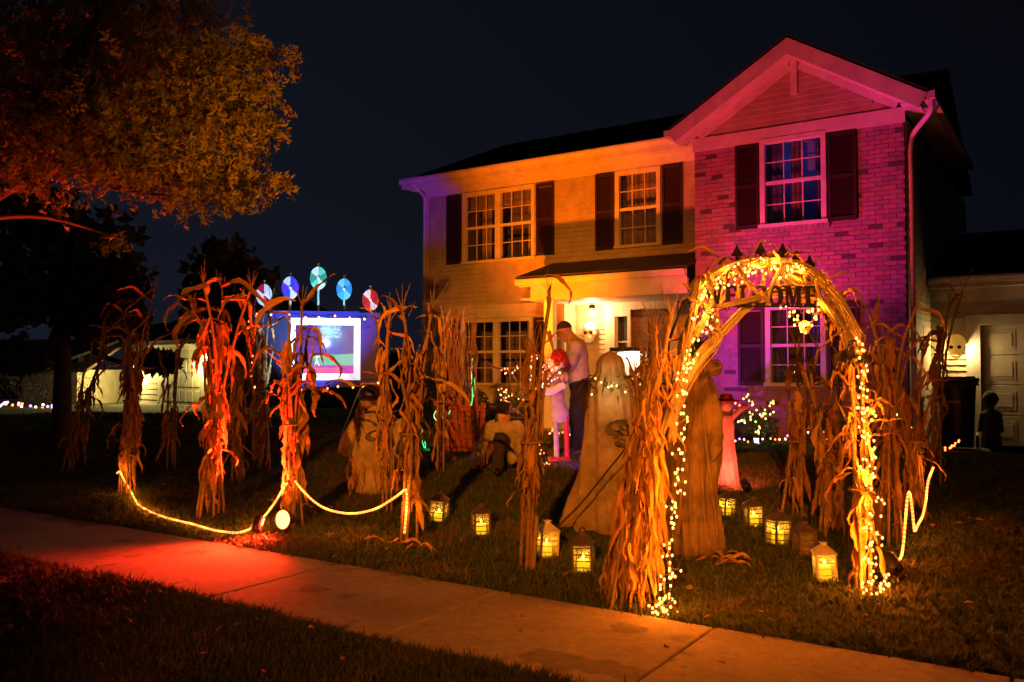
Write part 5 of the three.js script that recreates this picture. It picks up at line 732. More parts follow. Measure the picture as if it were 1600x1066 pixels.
// ================================================================ scoreboard with screen and pinwheels
{
  const Z = 12.4, c = atDepth(478, 548, Z), m = Z / FOCAL, base = V(c.x, ground(c.x, c.z), c.z), cy = c.y - base.y, turn = Math.atan2(-c.x, -c.z) - 0.12;
  const t = thing('scoreboard', 'blue framed scoreboard with a glowing picture screen, left of the house', 'scoreboard', base, turn), X = (px) => (px - 478) * m, Y = (py) => cy - (py - 548) * m;
  const blue = std(C(0.015, 0.015, 0.3), 0.6), dark = std(C(0.012, 0.012, 0.07), 0.8);
  mesh('back_panel', span(X(392), X(592), Y(604), Y(488), -0.08, -0.03), dark, t);
  mesh('header_board', span(X(425), X(560), Y(497), Y(486), -0.028, 0.02), blue, t); mesh('foot_board', span(X(392), X(592), Y(605), Y(594), -0.028, 0.02), blue, t);
  mesh('side_board', span(X(392), X(420), Y(593), Y(488), -0.028, 0.015), dark, t); mesh('side_board', span(X(560), X(592), Y(593), Y(488), -0.028, 0.015), blue, t);
  const cv = document.createElement('canvas'); cv.width = 512; cv.height = 448; const k = cv.getContext('2d');
  const lin = (x0, y0, x1, y1, ...st) => { const g = k.createLinearGradient(x0, y0, x1, y1); st.forEach(([o, cc]) => g.addColorStop(o, cc)); return g; };
  k.fillStyle = lin(0, 0, 512, 0, [0, '#2a0a9a'], [0.35, '#3216b8'], [0.5, '#2b5fd0'], [1, '#1d4a86']); k.fillRect(0, 0, 512, 448);
  seed = 99; for (let i = 0; i < 900; i++) { const x = 180 + rr(0, 1) * rr(0, 1) * 330, y = rr(0, 200); k.fillStyle = `rgba(${90 + rnd() * 80 | 0},${150 + rnd() * 100 | 0},${200 + rnd() * 55 | 0},${rnd() * 0.5})`; k.fillRect(x, y, rr(2, 9), rr(2, 6)); }
  { const g = k.createRadialGradient(290, 60, 5, 290, 60, 190); g.addColorStop(0, 'rgba(190,250,250,0.95)'); g.addColorStop(0.35, 'rgba(90,200,225,0.6)'); g.addColorStop(1, 'rgba(40,110,190,0)'); k.fillStyle = g; k.fillRect(0, 0, 512, 260); }
  k.fillStyle = '#d8fbff'; for (let i = 0; i < 90; i++) { k.globalAlpha = 0.3; k.beginPath(); k.ellipse(285 + rr(-90, 110), 50 + rr(-45, 70), rr(4, 22), rr(3, 14), 0, 0, 7); k.fill(); } k.globalAlpha = 1;
  k.fillStyle = '#2a0f86'; k.beginPath(); k.ellipse(110, 130, 95, 160, 0.1, 0, 7); k.fill(); k.fillStyle = '#36119c'; k.fillRect(0, 190, 250, 80);
  for (let i = 0; i < 260; i++) { k.fillStyle = `rgba(${60 + rnd() * 60 | 0},${20 + rnd() * 60 | 0},${140 + rnd() * 80 | 0},0.5)`; k.fillRect(rr(0, 512), rr(180, 268), rr(3, 10), rr(3, 10)); }
  { const g = k.createRadialGradient(262, 165, 8, 262, 165, 70); g.addColorStop(0, 'rgba(255,255,255,1)'); g.addColorStop(0.4, 'rgba(225,245,255,0.9)'); g.addColorStop(1, 'rgba(150,190,255,0)'); k.fillStyle = g; k.fillRect(190, 95, 150, 140); } k.fillStyle = '#2f8f78'; k.fillRect(0, 268, 512, 120); k.fillStyle = '#5fb6a4'; k.beginPath(); k.moveTo(150, 290); k.lineTo(512, 262); k.lineTo(512, 370); k.lineTo(190, 380); k.fill();
  k.fillStyle = '#7a48c8'; k.fillRect(0, 262, 150, 90); k.fillStyle = '#b73aa8'; k.beginPath(); k.moveTo(0, 366); k.lineTo(512, 372); k.lineTo(512, 448); k.lineTo(0, 448); k.fill(); k.fillStyle = '#d85c9a'; k.fillRect(0, 392, 400, 56);
  k.strokeStyle = '#f2f6ff'; k.lineWidth = 11; k.lineCap = 'round'; k.beginPath(); k.moveTo(182, 290); k.lineTo(186, 325); k.lineTo(168, 372); k.moveTo(186, 325); k.lineTo(206, 372); k.moveTo(184, 300); k.lineTo(208, 288); k.stroke(); k.fillStyle = '#f2e6ff'; k.beginPath(); k.arc(184, 280, 9, 0, 7); k.fill(); k.fillStyle = '#cfd8ff'; k.fillRect(272, 268, 14, 26); k.fillRect(40, 240, 14, 60); k.fillRect(78, 244, 12, 60);
  const pic = new THREE.CanvasTexture(cv); pic.colorSpace = THREE.SRGBColorSpace;
  mesh('screen_border', wallWith(X(452), X(562), Y(594), Y(497), -0.02, 0.03, [[X(462), X(552), Y(584), Y(508)]]), new THREE.MeshStandardMaterial({ color: C(0.7, 0.7, 0.75), roughness: 0.5, emissive: C(0.62, 0.78, 1), emissiveIntensity: 0.85 }), t);
  const sc = mesh('screen', new THREE.PlaneGeometry(X(552) - X(462), Y(508) - Y(584)).translate((X(462) + X(552)) / 2, (Y(508) + Y(584)) / 2, 0.005), new THREE.MeshStandardMaterial({ color: 0x050505, roughness: 0.4, emissive: 0xffffff, emissiveMap: pic, emissiveIntensity: 1.25 }), t, false);
  for (const x of [400, 584]) mesh('leg', span(X(x) - 0.03, X(x) + 0.03, 0, Y(605), -0.09, -0.031), M.stalk, t);
  const al = new THREE.RectAreaLight(C(0.45, 0.5, 1), 1.2, X(552) - X(462), Y(508) - Y(584)); al.position.copy(V((X(462) + X(552)) / 2, (Y(508) + Y(584)) / 2, 0.05).applyAxisAngle(UP, turn).add(base)); al.name = 'screen_light'; al.lookAt(al.position.clone().add(V(Math.sin(turn), 0, Math.cos(turn)))); scene.add(al);
  const pw = [[413, 461, 12, 17, ['#d8d8f0', '#c01030', '#e8e8f8'], 'white and red pinwheel disc above the scoreboard, leftmost of five'], [453, 450, 13, 18, ['#3038d8', '#c8d0f8', '#5a2fd0'], 'blue and white pinwheel disc above the scoreboard, second from left'], [496, 434, 13, 18, ['#58d8b8', '#c8f0e8', '#2a9a78'], 'green and white pinwheel disc above the scoreboard, tallest in the middle'], [536, 451, 12, 17, ['#38a8e0', '#68c8f0', '#2888c8'], 'light blue pinwheel disc above the scoreboard, fourth from left'], [577, 468, 13, 17, ['#c02018', '#e8d8d8', '#a81818'], 'red and white pinwheel disc above the scoreboard, rightmost of five']];
  for (const [x, y, rx, ry, cols, label] of pw) {
    const p = V(X(x), Y(y), -0.02).applyAxisAngle(UP, turn).add(base), w = thing('pinwheel', label, 'pinwheel', p, turn, 'pinwheel discs on poles above the scoreboard'), low = Y(488) - Y(y);
    mesh('pole', [bar(V(0, low, -0.02), V(0, ry * m + 0.05, -0.02), 0.016, 8)], std(C(0.3, 0.6, 0.55), 0.6), w);
    for (let i = 0; i < 6; i++) { const s = new THREE.Shape(); s.moveTo(0, 0); for (let q = 0; q <= 8; q++) { const a = ((i + q / 8) / 6) * 2 * PI + 0.5; s.lineTo(Math.cos(a) * rx * m, Math.sin(a) * ry * m); } s.lineTo(0, 0); const g = new THREE.ExtrudeGeometry(s, { depth: 0.012, bevelEnabled: false }); mesh('sector', g.translate(0, 0, i % 2 ? 0.002 : 0), std(new THREE.Color(cols[i % 3]), 0.5), w); }
    mesh('hub', cyl(0.02, 0.02, 0.03, 0, 0, 0.01, 12, PI / 2, 0, 0), M.white, w);
  }
  const fp = V(0, 0, 1.1).applyAxisAngle(UP, turn).add(base); fp.y = ground(fp.x, fp.z);
  floodlight('added cool white floodlight in the grass before the scoreboard, aimed at its pinwheels', fp, V(X(496), Y(436), 0).applyAxisAngle(UP, turn).add(base), C(0.5, 0.72, 1), 0.5, POWER.board * 6, 0.8, 0.05);  // unseen lamp, added so the discs show bright
  const W3 = (x, y) => V(X(x), Y(y), 0.03).applyAxisAngle(UP, turn).add(base);
  stringLights('orange string lights down the left edge and along the foot of the scoreboard', 'string lights round the scoreboard', [[404, 490], [393, 505], [394, 530], [395, 552], [396, 580], [402, 606], [440, 607], [475, 606], [520, 606], [560, 604], [590, 600]].map(([x, y]) => W3(x, y)), 24, [M.bulbRed, M.bulb], { jitter: 0.03, geo: bulbSmall });
  stringLights('orange string lights along the top of the scoreboard', 'string lights round the scoreboard', [[402, 492], [450, 492], [500, 494], [545, 493], [590, 500]].map(([x, y]) => W3(x, y)), 9, [M.bulbRed, M.bulb], { jitter: 0.02, geo: bulbSmall });
  const g0 = G(528, 692), gy = top('guy_line', bar(W3(566, 598), g0, 0.008, 6), std(C(0.35, 0.45, 0.4), 0.6), 'pale guy line slanting from the scoreboard corner down to the grass', 'rope');
}
// ================================================================ skulls, porch lamp, crow
function skullGeo() {
  return sdf((p) => { let d = ell(p, V(0, 0.14, -0.05), 0.4, 0.42, 0.45); d = smin(d, ell(p, V(0, -0.28, 0.1), 0.25, 0.26, 0.26), 0.16); for (const s of [-1, 1]) { d = smin(d, ell(p, V(s * 0.28, -0.08, 0.2), 0.1, 0.09, 0.1), 0.1); d = Math.max(d, -ell(p, V(s * 0.16, -0.02, 0.4), 0.11, 0.1, 0.2)); } d = Math.max(d, -cap1(p, V(0, -0.12, 0.42), V(0, -0.2, 0.4), 0.02, 0.05)); return Math.max(d, -ell(p, V(0, -0.4, 0.36), 0.16, 0.035, 0.14)); }, V(0, 0, 0), 0.62, 56);
}
const skullShape = skullGeo();
function skull(label, p, size, turn, mat) { const t = thing('skull', label, 'skull', p, turn); const g = skullShape.clone().scale(size, size, size); mesh('cranium', g, mat, t); const m2 = std(C(0.02, 0.012, 0.01), 0.9); for (const s of [-1, 1]) mesh('eye_socket', ball(0.09 * size, s * 0.16 * size, -0.02 * size, 0.26 * size, 1, 0.9, 0.5, 12), m2, t); mesh('teeth', Array.from({ length: 6 }, (_, i) => box(0.04 * size, 0.06 * size, 0.02 * size, (i - 2.5) * 0.045 * size, -0.44 * size, 0.33 * size)), M.white, t); return t; }
{
  const p = onZ(1494, 542, GZ + 0.26); skull('yellow glowing skull lamp on the siding left of the garage door', p, 0.4, 0, new THREE.MeshStandardMaterial({ color: C(0.8, 0.6, 0.25), roughness: 0.6, emissive: C(1, 0.5, 0.05), emissiveIntensity: 0.35 }));
  const q = onZ(1503, 544, GZ + 0.1), l = thing('wall_lamp', 'wall lamp glowing behind the yellow skull beside the garage door', 'lamp', q); mesh('bulb', ball(0.045), glow(1, 0.8, 0.4, 12), l); mesh('bracket', [box(0.08, 0.16, 0.03, 0, 0, -0.07), box(0.02, 0.02, 0.06, 0, 0.07, -0.04)], M.iron, l); mesh('lamp_cap', cyl(0.07, 0.02, 0.05, 0, 0.07, 0), M.iron, l);
  pointLight('wall_lamp_light', q, C(1, 0.66, 0.24), POWER.garage, 0.05);
  skull('pale skull wreath on the bright siding beside the front door', onZ(922, 520, PZ + 0.14), 0.42, 0.15, M.white);
  const q2 = onZ(925, 500, PZ + 0.32).setY(2.72), l2 = thing('porch_lamp', 'lit porch ceiling lamp over the skull wreath', 'lamp', q2); mesh('bulb', ball(0.06), glow(1, 0.85, 0.55, 10), l2); mesh('mount', cyl(0.08, 0.05, 0.08, 0, 0.14, 0), M.iron, l2); pointLight('porch_lamp_light', q2, C(1, 0.66, 0.24), POWER.porch, 0.06);
  const sp = A(1254, 512, 0.05); skull('small gold lit skull hanging below the arch crown on the right', sp, 0.085, YAW + 0.4, std(C(0.8, 0.62, 0.3), 0.6));
}
{ // wide glass lantern box beside the door
  const c = onZ(984, 566, PZ + 0.75), y0 = onZ(984, 600, PZ + 0.75).y, y1 = onZ(984, 546, PZ + 0.75).y, hh = y1 - y0, t = thing('glass_display_box', 'bright glass display box with dark lid beside the front door', 'lantern', V(c.x, y0, c.z)), w = 0.32;
  mesh('lid', [rbox(w * 2 + 0.06, 0.08, 0.4, 0.01, 0, hh, 0)], M.plasticBlack, t); mesh('glass', [span(-w, w, 0.05, hh - 0.041, 0.165, 0.169)], M.pane, t); mesh('back_sheet', span(-w, w, 0.05, hh - 0.041, -0.18, -0.16), M.white, t);
  mesh('corner_post', [[-1, 1], [1, 1], [-1, -1], [1, -1]].map(([x, z]) => box(0.025, hh - 0.09, 0.025, x * w, hh / 2, z * 0.17)), M.plasticBlack, t); mesh('base', rbox(w * 2 + 0.05, 0.05, 0.4, 0.01, 0, 0.025, 0), M.plasticBlack, t); mesh('stand', [box(0.06, y0 - 0.38, 0.06, -0.2, -(y0 - 0.38) / 2, 0), box(0.06, y0 - 0.38, 0.06, 0.2, -(y0 - 0.38) / 2, 0)], M.stalk, t);
  mesh('light_tube', at(cyl(0.018, 0.018, w * 1.6, 0, 0, 0, 10, 0, 0, PI / 2), 0, hh - 0.09, 0), glow(1, 0.9, 0.7, 14), t); pointLight('display_light', V(c.x, y0 + hh - 0.13, c.z), C(1, 0.85, 0.6), 0.9, 0.03);
}
{ // crow on the right shoulder of the arch
  const p = A(1318, 552, 0.16), k = 0.105, t = thing('crow', 'black feathered crow perched on the right shoulder of the arch', 'bird ornament', p, YAW + 0.3);
  mesh('body', sdf((q) => { let d = ell(q, V(0, 0, 0), 0.52, 0.5, 0.42); d = smin(d, ell(q, V(-0.02, 0.62, 0.05), 0.26, 0.27, 0.28), 0.2); d = smin(d, cap1(q, V(-0.1, 0.62, 0.2), V(-0.32, 0.5, 0.42), 0.1, 0.02), 0.05); d = smin(d, ell(q, V(0.3, -0.45, -0.15), 0.3, 0.42, 0.14), 0.15); return d + 0.04 * (fbm(q.x * 6 + 30, q.y * 6 + q.z * 5 + 30, 999, 3, 3) - 0.5); }, V(0, 0.05, 0), 1.05, 60).scale(k, k, k), M.black, t);
  for (const s of [-1, 1]) { const f = []; for (let i = 0; i < 8; i++) f.push(ball(1, s * (0.5 + i * 0.12) * k, (-0.1 - i * 0.02 - Math.abs(3 - i) * 0.03) * k, 0, 0.1 * k, (0.5 - i * 0.03) * k, 0.04 * k, 8)); mesh('wing', f, M.black, t); }
  for (const s of [-1, 1]) mesh('eye', ball(0.05 * k, (-0.02 + s * 0.12) * k, 0.66 * k, 0.3 * k, 1, 1, 1, 8), std(C(0.6, 0.4, 0.05), 0.2), t);
}
// ================================================================ shrubs, lights on them, tinsel
function shrub(px, py, w, h, label, n = 900, col = M.leaf(0.05, 0.09, 0.03)) {
  const p = px.isVector3 ? px : G(px, py), t = thing('shrub', label, 'shrub', p, 0, undefined), gs = [], lf = new THREE.BufferGeometry(); lf.setAttribute('position', new THREE.Float32BufferAttribute([0, 0, 0, 0.02, 0.03, 0.005, 0, 0.075, -0.008, -0.02, 0.03, 0.005], 3)); lf.setIndex([0, 1, 2, 0, 2, 3]); lf.computeVertexNormals();
  const clumps = Array.from({ length: 9 }, () => [rr(-0.6, 0.6) * w, rr(0.35, 0.85) * h, rr(-0.45, 0.45) * w, rr(0.25, 0.45)]);
  for (let i = 0; i < n; i++) { const c = pick(clumps), a = rr(0, 6.28), e = Math.asin(rr(-0.8, 1)), r = c[3] * (0.75 + 0.35 * rnd()); const g = lf.clone(); const q = new THREE.Quaternion().setFromEuler(new THREE.Euler(rr(-1.2, 1.2), rr(0, 6.28), rr(-1.2, 1.2))); g.applyQuaternion(q); gs.push(g.translate(c[0] + Math.cos(a) * Math.cos(e) * r * w * 0.8, Math.max(0.03, c[1] + Math.sin(e) * r * h * 0.8), c[2] + Math.sin(a) * Math.cos(e) * r * w * 0.8)); }
  mesh('stem', Array.from({ length: 7 }, () => bar(V(rr(-0.05, 0.05), 0, rr(-0.05, 0.05)), V(rr(-0.4, 0.4) * w, h * rr(0.5, 0.8), rr(-0.3, 0.3) * w), 0.012, 5, 0.004)), M.bark, t);
  const f = mesh('foliage', gs, col, t, false); f.userData.kind = 'stuff'; return p;
}
{
  const z = -13.9, sh = [[-11.3, 0.55, 0.75, 'rounded dark shrub under the left end of the downstairs window'], [-10.3, 0.6, 0.8, 'rounded dark shrub under the right end of the downstairs window'], [-9.3, 0.5, 0.7, 'low dark shrub at the left foot of the porch'], [-5.35, 0.55, 0.75, 'shrub with many coloured lights under the downstairs brick window, left'], [-4.4, 0.5, 0.6, 'dark shrub under the middle of the downstairs brick window'], [-3.5, 0.5, 0.6, 'dark shrub under the right shutter of the brick wall'], [-2.7, 0.45, 0.55, 'dark shrub at the right corner of the brick wall']];
  for (const [x, w, h, label] of sh) shrub(V(x, ground(x, z), z), 0, w, h, label, 1100);
  const on = (list, zz = z + 0.55) => list.map(([x, y]) => onZ(x, y, zz)), gl = 'small mixed string lights on the shrubs';
  stringLights('mixed green and gold string lights on the shrub under the brick window', gl, on([[1142, 668], [1150, 640], [1160, 628], [1172, 622], [1178, 640], [1168, 650], [1150, 655], [1185, 655], [1200, 640], [1206, 632], [1190, 648], [1180, 665], [1184, 678]]), 46, [M.bulbGreen, M.bulbGold, M.bulb, M.bulbRed, M.bulbGold], { jitter: 0.07, geo: bulbSmall, every: 12, power: 0.01, color: C(1, 0.7, 0.3) });
  stringLights('pale pink string lights low along the shrubs right of the brick window light', gl, on([[1150, 686], [1170, 690], [1205, 684], [1225, 686], [1240, 680], [1262, 676], [1280, 678], [1300, 682]]), 22, [M.bulbPale, M.bulbRed, M.bulbPurple], { jitter: 0.04, geo: bulbSmall });
  stringLights('sparse coloured string lights glimpsed through the dark stalks right of the arch', gl, on([[1372, 640], [1388, 660], [1408, 655], [1420, 650], [1426, 668], [1412, 680], [1430, 690], [1450, 668]]), 16, [M.bulbGreen, M.bulbRed, M.bulbPurple, M.bulbGold], { jitter: 0.08, geo: bulbSmall });
  stringLights('red orange string lights on the ground before the dark trash bin', gl, [[1476, 702], [1484, 696], [1492, 694], [1497, 690]].map(([x, y]) => atDepth(x, y, 12.5)), 10, M.bulbRed, { jitter: 0.03, geo: bulbSmall, every: 10, power: 0.01, color: RED });
  stringLights('string lights low behind the legs of the standing man', gl, on([[858, 678], [866, 668], [872, 690], [880, 676], [890, 684], [900, 668], [912, 680]].map(([x, y]) => [x, y])), 24, [M.bulbPale, M.bulbRed], { jitter: 0.06, geo: bulbSmall });
}
{ // little bare tree strung with red orange lights
  const b = G(838, 728), d = depth(b), Q = (x, y) => atDepth(x, y, d), t = thing('small_bare_tree', 'small bare tree strung with red and orange lights before the porch post', 'tree', b);
  const br = [[[838, 728], [836, 690], [834, 650], [838, 610]], [[834, 650], [815, 610], [795, 580], [772, 575], [756, 563]], [[836, 640], [850, 600], [845, 560], [826, 530], [820, 520]], [[838, 620], [862, 590], [880, 575]], [[835, 660], [800, 640], [785, 622]]].map((l) => tube(l.map(([x, y], i) => Q(x, y).sub(b).addScaledVector(FWD, 0.05 * i)), 0.013, 20, 6)); mesh('branch', br, M.bark, t);
  stringLights('red orange string lights along the upper branches of the small bare tree', 'string lights on the small bare tree', [[782, 578], [792, 580], [805, 576], [818, 580], [828, 570], [838, 560], [848, 568], [852, 580], [846, 592], [836, 600], [846, 604], [858, 596], [868, 588], [874, 580], [860, 575], [846, 552], [834, 560], [826, 585], [830, 600]].map(([x, y]) => Q(x, y)), 56, [M.bulbRed, M.bulb, M.bulbPale], { jitter: 0.04, every: 9, power: 0.025, color: C(1, 0.14, 0.05) });
  stringLights('orange string lights running down to the foot of the small bare tree', 'string lights on the small bare tree', [[792, 640], [785, 620], [782, 608], [792, 612], [805, 618], [830, 640], [838, 660], [832, 680], [842, 700], [846, 712], [840, 722], [850, 726], [862, 727], [838, 728]].map(([x, y]) => Q(x, y)), 52, [M.bulb, M.bulb, M.bulbRed], { jitter: 0.04, every: 9, power: 0.035, color: C(1, 0.32, 0.08) });
}
{ // tinsel strands, green and violet
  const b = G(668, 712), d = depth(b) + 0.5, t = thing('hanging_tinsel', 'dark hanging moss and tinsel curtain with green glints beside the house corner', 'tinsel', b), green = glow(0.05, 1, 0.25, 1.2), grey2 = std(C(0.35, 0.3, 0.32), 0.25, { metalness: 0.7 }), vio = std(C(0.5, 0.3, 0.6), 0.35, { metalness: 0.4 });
  const strands = (list, mat, name, r = 0.006) => mesh(name, list.map(([x0, y0, x1, y1]) => { const a = atDepth(x0, y0, d).sub(b), e = atDepth(x1, y1, d).sub(b); return tube([a, a.clone().lerp(e, 0.4).add(V(rr(-0.05, 0.05), 0, rr(-0.05, 0.05))), a.clone().lerp(e, 0.75).add(V(rr(-0.06, 0.06), 0, 0.02)), e], r, 14, 5); }), mat, t);
  const many = (x0, x1, y0, y1, n, lo = 60, hi = 130) => Array.from({ length: n }, () => { const x = rr(x0, x1), y = rr(y0, y1); return [x, y, x + rr(-8, 8), y + rr(lo, hi)]; });
  strands(many(690, 745, 490, 560, 46), M.huskDark, 'moss_strand', 0.009); strands(many(684, 740, 480, 580, 20), grey2, 'silver_strand', 0.004); strands(many(686, 732, 478, 500, 8, 25, 50), vio, 'violet_strand', 0.008);
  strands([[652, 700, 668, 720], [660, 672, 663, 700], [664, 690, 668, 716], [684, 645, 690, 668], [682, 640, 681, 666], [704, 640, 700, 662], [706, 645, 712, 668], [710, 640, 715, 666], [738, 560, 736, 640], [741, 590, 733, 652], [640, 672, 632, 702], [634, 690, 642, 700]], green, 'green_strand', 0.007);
  pointLight('tinsel_glow', atDepth(672, 700, d - 0.1), C(0.05, 1, 0.25), 0.12, 0.05);
  mesh('cross_bar', bar(atDepth(682, 500, d).sub(b), atDepth(748, 488, d).sub(b), 0.015), M.stalk, t);
}
// ================================================================ trash bin, stakes, cord, path lights
{
  const b = onZ(1497, 705, -16.4); b.y = ground(b.x, b.z) + 0.02; const t = thing('trash_bin', 'dark wheeled trash bin with hinged lid before the garage siding', 'trash bin', b, 0.1), h = 1.08;
  const g = new THREE.CylinderGeometry(0.41, 0.33, h, 4); g.rotateY(PI / 4); g.scale(1, 1, 1.1); mesh('bin_body', g.translate(0, h / 2 + 0.03, 0), M.plasticBlack, t); mesh('rim', rbox(0.66, 0.05, 0.72, 0.02, 0, h, 0), M.plasticBlack, t);
  mesh('lid', [rbox(0.68, 0.05, 0.72, 0.02, 0, h + 0.05, 0, -0.05, 0, 0.04), rbox(0.56, 0.05, 0.6, 0.02, 0, h + 0.09, 0, -0.05, 0, 0.04)], M.plasticBlack, t); mesh('handle', [bar(V(-0.25, h, -0.42), V(0.25, h, -0.42), 0.015), bar(V(-0.25, h, -0.42), V(-0.25, h, -0.34), 0.012), bar(V(0.25, h, -0.42), V(0.25, h, -0.34), 0.012)], M.plasticBlack, t);
  for (const s of [-1, 1]) mesh('wheel', [cyl(0.13, 0.13, 0.05, s * 0.3, 0.12, -0.34, 20, 0, 0, PI / 2)], M.black, t); mesh('label_plate', span(-0.14, 0.06, 0.76, 0.81, 0.325, 0.345), std(C(0.3, 0.25, 0.28), 0.5), t);
}
{ const p = G(833, 890), e = atDepth(838, 806, depth(p)); top('wooden_stake', bar(p, e, 0.018, 6), std(C(0.55, 0.36, 0.18), 0.8, { map: T.wood }), 'bare wooden stake in the grass holding the middle stalk bundle', 'stake'); }
for (const [x, y, label] of [[1182, 706, 'white topped path light under the many coloured shrub'], [1326, 712, 'white topped path light behind the lit right arch leg']]) { const p = G(x, y), m = mpp(p), t = thing('path_light', label, 'path light', p, 0, 'small path lights before the brick wall'); mesh('stake', cyl(0.018, 0.018, 15 * m, 0, 7 * m, 0, 8), std(C(0.55, 0.2, 0.06), 0.6), t); mesh('lamp_head', cyl(0.03, 0.04, 8 * m, 0, 18 * m, 0, 12), glow(0.75, 0.9, 1, 2.2), t); mesh('cap', cyl(0.05, 0.03, 0.02, 0, 22.5 * m, 0, 12), M.iron, t); pointLight('path_light_glow', p.clone().add(V(0, 18 * m, 0)), C(0.8, 0.85, 1), 0.03, 0.03); }
{ const pts = [[1012, 640, 7.0], [985, 690, 7.1], [950, 735, 7.2], [905, 790, 7.25], [880, 815, 7.2], [862, 836, 7.15]].map(([x, y, z]) => atDepth(x, y, z)); pts.push(G(840, 872).add(V(0, 0.02, 0)), G(800, 882).add(V(0, 0.02, 0)), G(760, 872).add(V(0, 0.02, 0))); top('extension_cord', tube(pts, 0.008, 60, 6), M.black, 'black extension cord slanting across the left hooded figure to the grass', 'cord'); }
{ // solid dark silhouette, added in place of a shadow on the garage door
  const b = onZ(1549, 696, GZ + 0.35), f = (() => { b.y = ground(b.x, b.z); const t = thing('shadow_shape', 'solid dark round headed shape standing in for a shadow on the garage door', 'figure', b), m = mpp(b), s = 1.0; const k = 16 * m; mesh('body', sdf((q) => { let d = ell(q, V(0, 4.75, 0), 0.68, 0.8, 0.66); d = smin(d, cap1(q, V(0, 3.6, 0), V(0, 4.4, 0), 0.3, 0.26), 0.2); d = smin(d, cap1(q, V(-0.45, 3.25, 0), V(0.45, 3.25, 0), 0.32, 0.32), 0.3); d = smin(d, cap1(q, V(0, 3.1, 0), V(0, 0.3, 0), 0.55, 0.95), 0.3); for (const s of [-1, 1]) { d = smin(d, cap1(q, V(s * 0.72, 3.2, 0), V(s * 0.95, 1.7, 0.15), 0.24, 0.2), 0.15); d = smin(d, ell(q, V(s * 0.66, 4.75, 0), 0.1, 0.2, 0.14), 0.05); } return Math.max(d, -q.y) + 0.05 * (fbm(q.x * 3 + 20, q.y * 3 + q.z * 3 + 20, 999, 3, 3) - 0.5); }, V(0, 2.8, 0), 3, 72).scale(k, k, k * 0.75), std(C(0.025, 0.018, 0.015), 0.95), t); return t; })();
}
// ================================================================ trees
function leafCluster() { const g = []; for (let i = 0; i < 14; i++) { const t = i / 14, s = i % 2 ? 1 : -1, l = new THREE.BufferGeometry(); l.setAttribute('position', new THREE.Float32BufferAttribute([0, 0, 0, 0.012, 0.02, 0.003, 0, 0.055, 0, -0.012, 0.02, 0.003], 3)); l.setIndex([0, 1, 2, 0, 2, 3]); l.computeVertexNormals(); l.rotateZ(s * 1.1); l.rotateY(rr(-0.5, 0.5)); l.rotateX(rr(-0.8, 0.8)); const sc = rr(0.7, 1.4); l.scale(sc, sc, sc); g.push(l.translate(rr(-0.025, 0.025), -0.24 * t + rr(-0.02, 0.02), 0.03 * Math.sin(t * 3) + rr(-0.03, 0.03))); } g.push(bar(V(0, 0, 0), V(0, -0.25, 0), 0.0015, 3)); return merge(g.map((x) => flat(x))); }
function limb(pts, r0, r1, n = 16) { const c = new THREE.CatmullRomCurve3(pts), g = new THREE.TubeGeometry(c, n, 1, 10, false), p = g.attributes.position, q = V(0, 0, 0); for (let i = 0; i < p.count; i++) { const u = Math.floor(i / 11) / n, o = c.getPointAt(u); q.fromBufferAttribute(p, i).sub(o).multiplyScalar(lerp(r0, r1, u)).add(o); p.setXYZ(i, q.x, q.y, q.z); } g.computeVertexNormals(); return g; }
